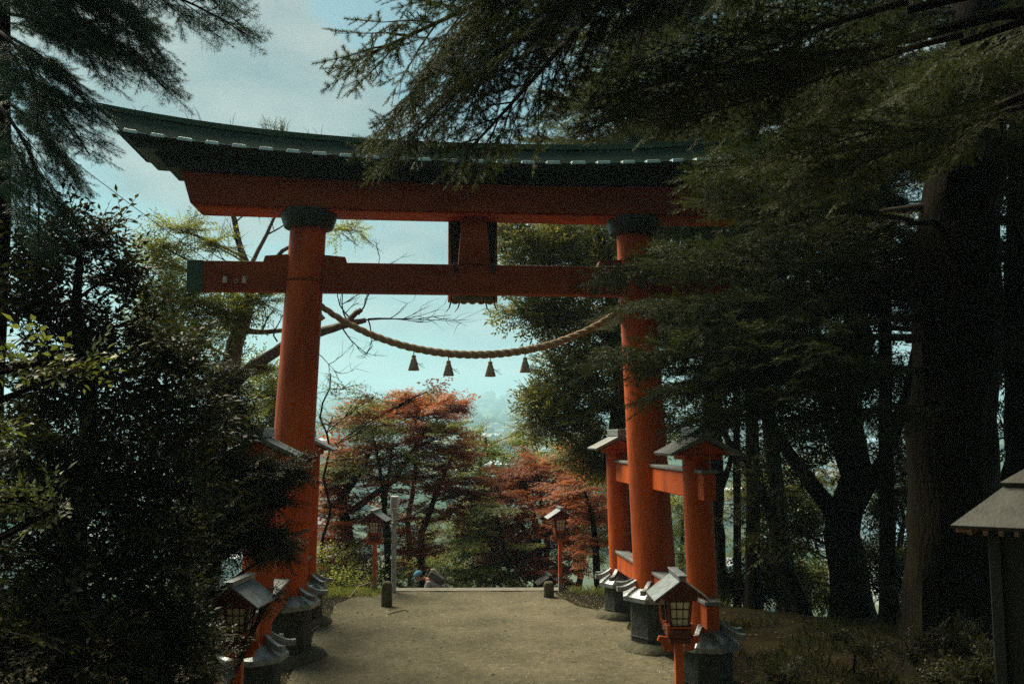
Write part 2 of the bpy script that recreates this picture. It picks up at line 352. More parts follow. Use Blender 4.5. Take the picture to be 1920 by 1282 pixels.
# nuki tie beam
b = MB(); b.box((0, 0, 6.125), (9.0, .26, .49)); nk = b.build('tie_beam', 'vermilion_shaded', T, bevel=.012)
for s in (-1, 1):
    b = MB(); b.box((s * 4.56, 0, 6.125), (.26, .275, .505)); b.build('end_cap', 'copper_roof', nk, bevel=.01)
    for q in (-1, 1):
        b = MB(); x0 = s * (Wd - LEAN * 6.4); L0 = .30; L1 = .68
        b.rings([[(x0 + q * L0 * .9, yy, 6.373), (x0 + q * L1, yy, 6.373), (x0 + q * (L1 - .03), yy, 6.47), (x0 + q * L0 * .9, yy, 6.50)] for yy in (-.11, .11)]); b.build('wedge', 'vermilion_shaded', nk)
# shimaki (red lintel) with slanted ends
def slanted(name, m, Lb, Lt, zb, zt, hy, sori=.0, n=22, parent=T, hy2=None):
    b = MB(); rs = []; hy2 = hy2 or hy
    for i in range(n + 1):
        u = -1 + 2 * i / n; dz = sori * abs(u) ** 2.3
        rs.append([(Lb * u, -hy, zb + dz * .4), (Lb * u, hy, zb + dz * .4), (Lt * u, hy2, zt + dz), (Lt * u, -hy2, zt + dz)])
    b.rings(rs); return b.build(name, m, parent, bevel=.012)
slanted('lintel', 'vermilion_shaded', 4.62, 4.78, 7.23, 7.70, .34, .10)
slanted('lintel_underside', 'vermilion', 4.56, 4.60, 7.19, 7.228, .30, .06)  # slab in brighter vermilion, ground bounce on the underside put into colour
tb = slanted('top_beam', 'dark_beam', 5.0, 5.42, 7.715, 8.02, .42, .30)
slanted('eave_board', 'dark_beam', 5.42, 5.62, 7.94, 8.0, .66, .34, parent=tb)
# roof: a gently sloping eave shelf, a steep face above it and a ridge cap, all curving up to the ends
b = MB(); n = 40; rs = []
def sori(u): k = abs(u) ** 2.3; return .36 * k, .50 * k
for i in range(n + 1):
    u = -1 + 2 * i / n; e_, r_ = sori(u); LE, LR = 5.66, 6.12
    rs.append([(LE * u, -.80, 7.90 + e_), (LE * u, .80, 7.90 + e_), (LE * u, .82, 7.935 + e_), ((LE + .03) * u, .52, 7.99 + e_), (LR * u, .20, 8.36 + r_), (LR * u, -.20, 8.36 + r_), ((LE + .03) * u, -.52, 7.99 + e_), (LE * u, -.82, 7.935 + e_)])
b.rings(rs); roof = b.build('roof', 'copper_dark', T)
b = MB(); rs = []
for i in range(n + 1):
    u = -1 + 2 * i / n; r_ = sori(u)[1]
    rs.append([(6.16 * u, -.25, 8.345 + r_), (6.16 * u, .25, 8.345 + r_), (6.20 * u, .27, 8.43 + r_), (6.22 * u, 0, 8.47 + r_), (6.20 * u, -.27, 8.43 + r_)])
b.rings(rs); b.build('ridge_cap', 'copper_roof', roof)
for s in (-1, 1):
    for i in range(27):      # sheet metal covers along the eave shelf, sky glint put into their pale colour
        u = -1 + 2 * (i + .5) / 27; e_, r_ = sori(u); w = .105 + .02 * random.random(); x0 = 5.66 * u
        b = MB(); dz = sori(u + .01)[0] - e_; sl = dz / (.01 * 5.66)
        b.rings([[(x0 + q * w, s * yy, zz + q * w * sl) for q in (-1, 1)] + [(x0 + q * w * .9, s * (yy - .02), zz + .062 + q * w * sl) for q in (1, -1)] for yy, zz in ((.845, 7.912 + e_), (.53, 7.97 + e_))])
        b.build('eave_cover', 'copper_lit', roof, bevel=.01)
# central post and the plaque hung behind it (seen from the back)
b = MB(); b.rings([[(q * w, yy, z_) for q, yy in ((-1, -.15), (1, -.15), (1, .12), (-1, .12))] for z_, w in ((6.375, .27), (7.225, .205))]); b.build('centre_post', 'vermilion_shaded', T, bevel=.01)
b = MB(); b.box((0, .33, 6.52), (.80, .09, 1.46)); pq = b.build('plaque', 'plaque_wood', T, bevel=.02)
b = MB()
for s in (-1, 1):
    b.box((s * .40, .33, 6.50), (.05, .15, 1.40))
for k in range(5): b.lathe([(.088, -.055), (.09, 0), (.088, .055)], 20, M=Matrix.Translation((-.30 + k * .15, .34, 5.855)) @ Matrix.Rotation(R(90), 4, 'X'))
b.build('plaque_frame', 'plaque_wood', pq, bevel=.008)
b = MB(); b.box((0, .222, 5.885), (.70, .04, .155)); b.build('plaque_back', 'plaque_panel', pq, bevel=.008)
b = MB()
for x_ in (-.37, -.22, .22, .37):
    b.tube([(x_, .33, 5.82), (x_ + .03 * (1 if x_ > 0 else -1), .33, 5.70), (x_ + .09 * (1 if x_ > 0 else -1), .33, 5.62)], [.016, .011, .004], 5)
b.build('plaque_finial', 'dark_beam', pq)
for s in (-1, 1):
    b = MB(); b.rings([[(s * .27, .20, 6.30), (s * .36, .20, 6.30), (s * .40, .20, 7.22), (s * .22, .20, 7.22)], [(s * .27, .26, 6.30), (s * .36, .26, 6.30), (s * .40, .26, 7.22), (s * .22, .26, 7.22)]]); b.build('plaque_strap', 'black_lacquer', pq)
    b = MB(); b.box((s * .315, -.14, 6.31), (.065, .03, .16)); b.build('iron_plate', 'black_lacquer', T, bevel=.01)
# porcelain insulators and eye bolt on the tie beam's left end
for x_ in (-4.07, -3.76):
    b = MB(); b.lathe([(.02, 5.99), (.035, 6.0), (.04, 6.06), (.028, 6.07), (.035, 6.09), (.03, 6.10)], 12, (x_, -.17)); b.build('insulator', 'porcelain', nk, smooth=True)
b = MB(); b.tube([(-3.9 + .03 * math.cos(a), -.145, 6.03 + .03 * math.sin(a)) for a in [k * math.pi / 5 for k in range(11)]], .007, 6); b.build('eye_bolt', 'porcelain', nk)

# sacred rope
ro = empty('sacred_rope', TL(0, 0, 0), PSI, label='thick twisted straw rope with four tassels slung between the gate pillars', cat='rope')
def rope_pt(t): # t -1..1
    return Vector((2.54 * t, 0, 4.86 + .80 * (math.cosh(1.5 * t) - 1) / (math.cosh(1.5) - 1)))
for k in range(3):
    pts = []; n = 260
    for i in range(n + 1):
        t = -1 + 2 * i / n; p0 = rope_pt(t); tn = (rope_pt(t + .01) - rope_pt(t - .01)).normalized(); nv = Vector((0, 1, 0)); bn = tn.cross(nv)
        a = t * 2.54 * 2 * math.pi / .42 * 1.0 + k * 2 * math.pi / 3; rr = .034 * (1 - .25 * abs(t) ** 2)
        pts.append(p0 + nv * math.cos(a) * rr + bn * math.sin(a) * rr)
    b = MB(); b.tube(pts, [.037 * (1 - .25 * abs(-1 + 2 * i / n) ** 2) for i in range(n + 1)], 8); b.build('strand', 'rope', ro, smooth=True)
for s in (-1, 1):
    b = MB(); c_ = rope_pt(s)
    b.tube([c_ + Vector((0, 0, .03)), c_ + Vector((s * .05, -.03, -.05)), c_ + Vector((s * .03, -.04, -.16)), c_ + Vector((s * -.01, -.05, -.24))], [.05, .07, .06, .085], 12, wob=.25); b.build('knot_tail', 'rope', ro, smooth=True)
for i, (x_, zt_) in enumerate(((-1.0, 4.80), (-.42, 4.76), (.28, 4.77), (.87, 4.84))):
    t = x_ / 2.54; zr = rope_pt(t).z
    b = MB(); b.lathe([(.028, zr - .12), (.036, zr - .125), (.04, zr - .16), (.033, zr - .165), (.042, zr - .18), (.085, zr - .36), (.088, zr - .375), (.06, zr - .37)], 18, (x_, 0), .2 * i)
    ts = b.build('tassel', 'straw', ro)
    b = MB()
    for q in range(34):
        a = q / 34 * 6.283; b.tube([(x_ + .04 * math.cos(a), .04 * math.sin(a), zr - .19), (x_ + .088 * math.cos(a + .05), .088 * math.sin(a + .05), zr - .36 - .02 * random.random())], [.006, .007], 4)
    b.build('straw_fringe', 'straw', ts)
    b = MB(); b.tube([(x_, 0, zr - .04), (x_, 0, zr - .13)], .008, 6)
    for q in range(3): b.tube([(x_ + .04, 0, zr - .26 + .02 * q), (x_ + .12, -.02, zr - .27 - .02 * q), (x_ + .15 + .02 * q, -.03, zr - .25 - .045 * q)], .004, 4)
    b.build('cord', 'rope_cord', ts)
# overhead wire to the insulators
b = MB(); A = at(-420, -190, 12.6); Bp = TL(-3.92, -.17, 6.05); b.tube([A.lerp(Bp, t) - Vector((0, 0, .25 * math.sin(math.pi * t))) for t in [i / 12 for i in range(13)]], .006, 5)
tag(b.build('wire', 'wire'), 'thin black wire running up left from the gate beam', 'wire')

# ------------------------------------------------------------------ lanterns
def make_lantern(x, y, z, H, label, rz=0, far=False):
    e = empty('post_lantern', (x, y, z), rz, label=label, cat='lantern', group='red post lanterns with gabled roofs along the path')
    hb = H - .62    # underside of the lamp box
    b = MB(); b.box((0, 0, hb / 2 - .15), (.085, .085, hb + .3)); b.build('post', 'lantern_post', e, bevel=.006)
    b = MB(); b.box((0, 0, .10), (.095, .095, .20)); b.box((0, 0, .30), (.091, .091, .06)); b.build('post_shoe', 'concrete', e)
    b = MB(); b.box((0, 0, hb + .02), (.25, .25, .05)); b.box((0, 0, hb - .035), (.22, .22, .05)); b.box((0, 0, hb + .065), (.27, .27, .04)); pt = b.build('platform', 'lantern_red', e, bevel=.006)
    for sx_ in (-1, 1):     # carved cloud-shaped brackets beside the post
        b = MB(); b.rings([[(sx_ * .06, yy, hb - .02), (sx_ * .20, yy, hb - .0), (sx_ * .22, yy, hb - .05), (sx_ * .17, yy, hb - .08), (sx_ * .15, yy, hb - .14), (sx_ * .06, yy, hb - .16)] for yy in (-.022, .022)]); b.build('bracket', 'lantern_post', pt, bevel=.004)
    # small railing with square baluster heads on the platform corners
    b = MB()
    for sx_ in (-1, 1):
        for sy_ in (-1, 1): b.box((sx_ * .12, sy_ * .12, hb + .08), (.035, .035, .09))
        b.box((sx_ * .12, 0, hb + .10), (.016, .23, .018)); b.box((0, sx_ * .12, hb + .10), (.23, .016, .018))
    b.build('railing', 'lantern_post', pt)
    # flared lamp box: frame posts, paper panes, lattice
    z0, z1, w0, w1 = hb + .09, hb + .37, .083, .108
    b = MB(); b.rings([[(q * w, r2 * w, zz) for q, r2 in ((-1, -1), (1, -1), (1, 1), (-1, 1))] for zz, w in ((z0, w0), (z1, w1))]); b.build('lamp_shade', 'paper', e)
    fr_ = MB()
    for sx_ in (-1, 1):
        for sy_ in (-1, 1): fr_.tube([(sx_ * (w0 + .006), sy_ * (w0 + .006), z0), (sx_ * (w1 + .006), sy_ * (w1 + .006), z1)], .020, 4)
    for zz, w in ((z0 + .01, w0), (z1 - .005, w1)):
        for sx_ in (-1, 1): fr_.box((sx_ * (w + .008), 0, zz), (.02, 2 * w, .03)); fr_.box((0, sx_ * (w + .008), zz), (2 * w, .02, .03))
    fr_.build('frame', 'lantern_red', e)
    lt = MB()
    for k in (1, 2):
        zz = z0 + (z1 - z0) * k / 3; w = w0 + (w1 - w0) * k / 3 + .004
        for sx_ in (-1, 1): lt.box((sx_ * w, 0, zz), (.009, 2 * w, .009)); lt.box((0, sx_ * w, zz), (2 * w, .009, .009))
        for sx_ in (-1, 1):
            u = -1 + 2 * k / 3
            lt.tube([(u * w0, sx_ * (w0 + .004), z0), (u * w1, sx_ * (w1 + .004), z1)], .0055, 4); lt.tube([(sx_ * (w0 + .004), u * w0, z0), (sx_ * (w1 + .004), u * w1, z1)], .0055, 4)
    lt.build('lattice', 'lattice', e)
    # gabled roof, ridge along y
    zr, ze, hw, hl = H - .04, H - .25, (.31 if z < .1 else .27), .28
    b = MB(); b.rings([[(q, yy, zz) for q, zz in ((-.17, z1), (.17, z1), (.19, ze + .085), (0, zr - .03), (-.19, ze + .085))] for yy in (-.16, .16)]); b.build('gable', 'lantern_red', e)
    b = MB()
    for s in (-1, 1):
        b.rings([[(0, yy, zr - .03), (s * hw, yy, ze), (s * hw, yy, ze + .012), (0, yy, zr)] for yy in (-hl, hl)])
    b.build('eave_board', 'lantern_red', e)
    for s in (-1, 1):
        for k in (0, 1):
            b = MB(); ya, yb = ((-hl - .01, -.002), (.002, hl + .01))[k]
            b.rings([[(s * .01, yy, zr + .001), (s * (hw + .012), yy, ze + .013), (s * (hw + .014), yy, ze + .026), (s * .01, yy, zr + .018)] for yy in (ya, yb)]); b.build('roof_sheet', 'pale_metal', e)
    b = MB(); b.box((0, 0, zr + .030), (.075, 2 * hl + .06, .045)); b.box((0, 0, zr + .058), (.10, 2 * hl + .08, .012)); b.build('ridge', 'pale_metal', e, bevel=.006)
    # rod with cord at the side
    b = MB(); b.tube([(-.17, -.05, hb + .12), (-.19, -.05, hb + .33)], .005, 5); b.tube([(-.17, .05, hb + .12), (-.19, .05, hb + .33)], .005, 5)
    for q in range(3): b.tube([(-.175 - .005 * q, -.05, hb + .17 + .06 * q), (-.175 - .005 * q, .05, hb + .16 + .06 * q)], .003, 4)
    b.build('side_rack', 'lantern_post', e)
    return e
def gz(x, y): return height(x, y)
pR = at(1272, 1180, 9.6); pL = at(449, 1180, 9.5)
make_lantern(pR.x, 9.6, gz(pR.x, 9.6), 2.09 - gz(pR.x, 9.6), 'large near red post lantern at lower right in front of the right pedestals')
make_lantern(pL.x, 9.5, gz(pL.x, 9.5), 2.06 - gz(pL.x, 9.5), 'large shaded post lantern at lower left, half inside the dark bush', rz=R(-4))
a_ = at(702, 1108, 21.2); b_ = at(1051, 1108, 21.1)
make_lantern(a_.x, 21.2, gz(a_.x, 21.2), 1.83, 'small red post lantern at the stair top beside the grey metal pole', rz=R(-6))
make_lantern(b_.x, 21.1, gz(b_.x, 21.1), 1.87, 'small red post lantern at the stair top behind the right stone bollard', rz=R(6))
c_ = at(1028, 1076, 24.2); make_lantern(c_.x, 24.2, -1.85, c_.z + 1.85, 'lantern down the stairs with only its roof rising beside the right bollard', rz=R(8))
c_ = at(822, 1100, 27.5); make_lantern(c_.x, 27.5, c_.z - 1.8, 1.8, 'lantern far down the stairs with only its roof showing behind the person', rz=R(-20))

# stone bollards, grey pole
for px, by, top, w, lb in ((725, 1128, 1084, 17, 'squat dark stone bollard left of the stairs in front of the grey pole'), (1029, 1116, 1089, 17, 'squat dark stone bollard right of the stairs by the lantern')):
    Y = 3.5 / ((by - 818) / F) if px < 900 else 20.6
    Y = min(Y, 20.4); c = at(px, by, Y); z0 = gz(c.x, Y); h_ = (by - top) / F * Y + .02; w_ = w / F * Y
    b = MB(); b.rings([[(q * w_ * k, r2 * w_ * k, zz) for q, r2 in ((-1, -.7), (-.7, -1), (.7, -1), (1, -.7), (1, .7), (.7, 1), (-.7, 1), (-1, .7))] for zz, k in ((-.15, .55), (.1, .55), (h_ * .8, .53), (h_ * .93, .46), (h_, .3))])
    o = b.build('stone_bollard', 'mossy_rock' if px < 900 else 'mossy_rock', smooth=False, bevel=.01); o.location = (c.x, Y, z0)
    tag(o, lb, 'bollard', 'stone bollards at the stair top')
c = at(738, 1108, 21.0)
e = empty('metal_pole', (c.x, 21.0, gz(c.x, 21)), label='tall galvanised grey pole with white box at the stair top', cat='pole')
b = MB(); b.tube([(0, 0, -.1), (0, 0, 1.9)], .055, 16); b.build('pole', 'galvanised', e, smooth=True)
b = MB(); b.box((.01, -.07, 2.02), (.17, .12, .28)); b.build('meter_box', 'roof_white', e, bevel=.012)
b = MB(); b.box((.01, -.135, 2.02), (.13, .01, .22)); b.build('box_door', 'galvanised', e, bevel=.004)
b = MB()
for k in range(3): b.lathe([(.058, 1.84 - k * .3), (.063, 1.845 - k * .3), (.063, 1.87 - k * .3), (.058, 1.875 - k * .3)], 16)
b.tube([(.06, 0, 1.85), (.10, -.02, 1.95), (.14, 0, 2.1)], .008, 5); b.tube([(-.06, 0, 1.75), (-.085, -.02, 1.95), (-.07, 0, 2.14)], .008, 5); b.build('bracket', 'galvanised', e)

# ------------------------------------------------------------------ hut roof at the right edge
hx = at(1782, 984, 8.2)
e = empty('wooden_hut', (hx.x + 1.526, 8.19, gz(hx.x + 1.5, 8.2)), R(-32), label='small dark wooden hut with grey sheet metal roof at the right edge', cat='hut')
zb = hx.z - e.location.z
b = MB(); HL, HW = 1.3, .8
def hip(z0, z1, hx0, hy0, hx1, hy1, th=.03):
    q = MB(); q.rings([[(sx_ * a_, sy_ * b_, z_) for sx_, sy_ in ((-1, -1), (1, -1), (1, 1), (-1, 1))] for z_, a_, b_ in ((z0 - th, hx0 - .02, hy0 - .02), (z0, hx0, hy0), (z1, hx1, hy1))]); return q
hip(zb, zb + .34, HL, HW, .88, .40).build('lower_roof', 'hut_metal', e)
hip(zb + .365, zb + .68, .92, .43, .42, .06).build('upper_roof', 'hut_metal', e)
b = MB(); b.rings([[(-.42, y_, zb + .67), (.42, y_, zb + .67), (.52, y_, zb + .83), (-.52, y_, zb + .83)] for y_ in (-.07, .07)]); b.build('ridge_box', 'hut_metal', e, bevel=.01)
b = MB()
for k in range(20): b.box((-1.15 + k * .12, -.70, zb - .055), (.035, .16, .045))
for k in range(11): b.box((-1.2, -.60 + k * .12, zb - .055), (.16, .035, .045))
b.build('rafters', 'plaque_wood', e)
b = MB(); b.box((0, 0, zb / 2 - .06), (1.9, 1.0, zb - .1)); b.build('wall', 'dark_beam', e)
for sx_ in (-1, 1):
    for sy_ in (-1, 1): b = MB(); b.box((sx_ * .98, sy_ * .53, zb / 2 - .05), (.10, .10, zb - .08)); b.build('corner_post', 'dark_beam', e, bevel=.008)

# ------------------------------------------------------------------ foliage: spray templates (growing along +X, flat in XY) stamped in numbers
def tri_mesh(V, Fc, mi, name, mats, parent=None):
    me = bpy.data.meshes.new(name); nv, nf = len(V), len(Fc)
    me.vertices.add(nv); me.vertices.foreach_set('co', np.asarray(V, dtype=np.float32).ravel())
    me.loops.add(nf * 3); me.loops.foreach_set('vertex_index', np.asarray(Fc, dtype=np.int32).ravel())
    me.polygons.add(nf); me.polygons.foreach_set('loop_start', np.arange(0, nf * 3, 3, dtype=np.int32))
    me.polygons.foreach_set('loop_total', np.full(nf, 3, dtype=np.int32)); me.polygons.foreach_set('material_index', np.asarray(mi, dtype=np.int32))
    for q in mats: me.materials.append(MAT[q])
    me.update(calc_edges=True)
    o = bpy.data.objects.new(name, me); COL.objects.link(o); o.parent = parent; return o
class Tpl:
    def __init__(s): s.V = []; s.F = []; s.m = []
    def stem(s, pts, r0, r1):
        n = len(pts); o = len(s.V)
        for i, q in enumerate(pts):
            r = r0 + (r1 - r0) * i / (n - 1)
            for a in (0, 2.1, 4.2): s.V.append((q[0], q[1] + r * math.cos(a), q[2] + r * math.sin(a)))
        for i in range(n - 1):
            for k in range(3):
                a, b_ = o + i * 3 + k, o + i * 3 + (k + 1) % 3; s.F += [(a, b_, b_ + 3), (a, b_ + 3, a + 3)]; s.m += [1, 1]
    def leaf(s, p, d, nrm, L, w, fold=.25, simple=False):
        p, d, nrm = Vector(p), Vector(d).normalized(), Vector(nrm); sd_ = d.cross(nrm).normalized(); nn = sd_.cross(d); o = len(s.V)
        if simple:
            s.V += [tuple(p - sd_ * w * .5), tuple(p + sd_ * w * .5), tuple(p + d * L)]; s.F.append((o, o + 1, o + 2)); s.m.append(0); return
        s.V += [tuple(p), tuple(p + d * L * .42 + sd_ * w * .5 + nn * w * fold), tuple(p + d * L - nn * L * .12), tuple(p + d * L * .42 - sd_ * w * .5 + nn * w * fold), tuple(p + d * L * .5)]
        s.F += [(o, o + 1, o + 4), (o + 1, o + 2, o + 4), (o, o + 4, o + 3), (o + 4, o + 2, o + 3)]; s.m += [0] * 4
    def done(s): return np.array(s.V, dtype=np.float64), np.array(s.F, dtype=np.int64), np.array(s.m)
rr = random.Random(3)
def U(a, b): return rr.uniform(a, b)
def t_broad(L, n, leafL, leafW, spread=.9, droop=.3, simple=False, shoots=3):
    t = Tpl(); 
    def shoot(p0, d0, L_, n_):
        d0 = Vector(d0).normalized(); p1 = Vector(p0) + d0 * L_ - Vector((0, 0, .08 * L_)); t.stem([p0, tuple((Vector(p0) + p1) / 2 + Vector((0, 0, .03 * L_))), tuple(p1)], .004 + L_ * .004, .002)
        for i in range(n_):
            u = .15 + .85 * i / max(1, n_ - 1); q = Vector(p0).lerp(p1, u); sgn = 1 if i % 2 else -1
            sd_ = d0.cross(Vector((0, 0, 1))).normalized()
            dd = d0 * U(.3, .9) + sd_ * sgn * spread * U(.6, 1.2) + Vector((0, 0, U(-droop, .25)))
            if i == n_ - 1: dd = d0
            t.leaf(q, dd, (U(-.35, .35), U(-.35, .35), 1), leafL * U(.7, 1.15), leafW * U(.8, 1.15), U(.05, .35), simple)
    shoot((0, 0, 0), (1, 0, 0), L, n)
    for k in range(shoots):
        x = L * (.15 + .6 * k / max(1, shoots)); shoot((x, 0, -.02 * L), (.75, U(.5, .8) * (1 if k % 2 else -1), U(-.15, .25)), L * U(.45, .65), max(3, n // 2))
    return t.done()
def t_fir(L, nl, nw, step, side=.10, per=2, droop=.05, simple=True):
    t = Tpl()
    def shoot(p0, d0, L_):
        d0 = Vector(d0).normalized(); sd_ = d0.cross(Vector((0, 0, 1))).normalized(); n_ = max(2, int(L_ / step))
        t.stem([tuple(p0), tuple(Vector(p0) + d0 * L_)], .004, .002)
        for i in range(n_):
            q = Vector(p0) + d0 * L_ * (i + .3) / n_
            for k in range(per):
                a = (k / max(1, per - 1) - .5) * 2 if per > 1 else 0
                a = a * 1.0 + U(-.25, .25)
                dd = d0 * U(.25, .7) + sd_ * math.sin(a * 1.6) + Vector((0, 0, math.cos(a * 1.6) * U(.1, .9)))
                t.leaf(q, dd, (U(-1, 1), U(-1, 1), 1), nl * U(.8, 1.15), nw, 0, simple)
        t.leaf(Vector(p0) + d0 * L_ * .98, d0, (0, 0, 1), nl, nw, 0, simple)
    shoot((0, 0, 0), (1, 0, 0), L)
    x = L * .08; k = 0
    while x < L * .9:
        for sg in (-1, 1):
            shoot((x, 0, 0), (U(.45, .95), sg * U(.5, .95), -droop + U(-.35, .15)), (L - x) * U(.3, .62) + .03)
        x += side * U(.8, 1.2)
    return t.done()
def t_pad(L, n, leafL, leafW):
    t = Tpl()
    for k in range(5):
        a = -.7 + .35 * k; e_ = Vector((math.cos(a), math.sin(a) * .9, U(-.05, .03))) * L * U(.7, 1)
        t.stem([(0, 0, 0), tuple(e_ * .5 + Vector((0, 0, .03 * L))), tuple(e_)], .005, .002)
        for i in range(n // 5):
            u = U(.15, 1.05); q = e_ * u + Vector((U(-.09, .09) * L, U(-.12, .12) * L, .03 * L + U(-.05, .05) * L))
            an = a + U(-1.4, 1.4)
            for j in (-.75, 0, .75):
                if j and n > 90: continue
                t.leaf(q, (math.cos(an + j), math.sin(an + j), U(-.35, .05)), (U(-.2, .2), U(-.2, .2), 1), leafL * (1 if j == 0 else .8), leafW, .1, simple=(j != 0))
    return t.done()
TP = {
 'fir': [t_fir(.42, .040, .0064, .013, .125, 4), t_fir(.34, .038, .0064, .013, .12, 4), t_fir(.48, .040, .0064, .014, .13, 4)],
 'firlo': [t_fir(.44, .048, .014, .026, .15, 3), t_fir(.52, .050, .014, .028, .16, 3), t_fir(.36, .046, .014, .026, .14, 3)],
 'cedar': [t_fir(.55, .085, .008, .035, .10, 3, droop=.25), t_fir(.45, .085, .008, .035, .11, 3, droop=.3)],
 'broad': [t_broad(.45, 10, .085, .036), t_broad(.38, 9, .075, .034), t_broad(.5, 11, .08, .034, droop=.6)],
 'small': [t_broad(.34, 14, .036, .018, shoots=5), t_broad(.42, 16, .036, .018, shoots=6)],
 'olive': [t_broad(.55, 12, .11, .04, droop=.8), t_broad(.45, 10, .11, .04, droop=.6)],
 'green': [t_broad(.55, 14, .07, .035, shoots=5), t_broad(.7, 16, .07, .04, shoots=6)],
 'sparse': [t_broad(.5, 7, .07, .03, droop=.8, shoots=2), t_broad(.4, 6, .065, .028, droop=.8, shoots=2)],
 'maple': [t_pad(.75, 85, .075, .035), t_pad(.6, 70, .07, .035), t_pad(.85, 85, .075, .035)],
}
def frames(P, D, scale, roll=.3, upv=(0, 0, 1)):
    "stack of 4x4 matrices: origin P, +X along D, Z near up"
    P = np.asarray(P, float); D = np.asarray(D, float); D /= np.linalg.norm(D, axis=1)[:, None] + 1e-9
    Uv = np.tile(np.array(upv, float), (len(P), 1)) + rng.normal(0, roll, (len(P), 3))
    Yv = np.cross(Uv, D); Yv /= np.linalg.norm(Yv, axis=1)[:, None] + 1e-9; Zv = np.cross(D, Yv)
    M_ = np.zeros((len(P), 3, 4)); sc = np.asarray(scale)[:, None]
    M_[:, :, 0] = D * sc; M_[:, :, 1] = Yv * sc; M_[:, :, 2] = Zv * sc; M_[:, :, 3] = P; return M_
class Crown:
    def __init__(s): s.V = []; s.F = []; s.m = []; s.n = 0
    def stamp(s, kind, M_):
        tps = TP[kind]; pick = rng.integers(0, len(tps), len(M_))
        for k, (V, Fc, mi) in enumerate(tps):
            A = M_[pick == k]
            if not len(A): continue
            P = np.einsum('kij,vj->kvi', A[:, :, :3], V) + A[:, None, :, 3]
            off = (np.arange(len(A)) * len(V))[:, None, None] + s.n
            s.V.append(P.reshape(-1, 3)); s.F.append((Fc[None] + off).reshape(-1, 3)); s.m.append(np.tile(mi, len(A))); s.n += len(A) * len(V)
    def build(s, name, leaf, parent, origin=(0, 0, 0), twig='twig'):
        return tri_mesh(np.concatenate(s.V) - np.array(origin, float), np.concatenate(s.F), np.concatenate(s.m), name, [leaf, twig], parent)
def curve(a, b, bow=.15, n=6, sag=0):
    a, b = Vector(a), Vector(b); L = (b - a).length; o = Vector((U(-1, 1), U(-1, 1), U(-.3, 1))) * L * bow
    return [a.lerp(b, t) + o * math.sin(math.pi * t) * .6 - Vector((0, 0, sag * math.sin(math.pi * t))) for t in [i / (n - 1) for i in range(n)]]
NS = [0]
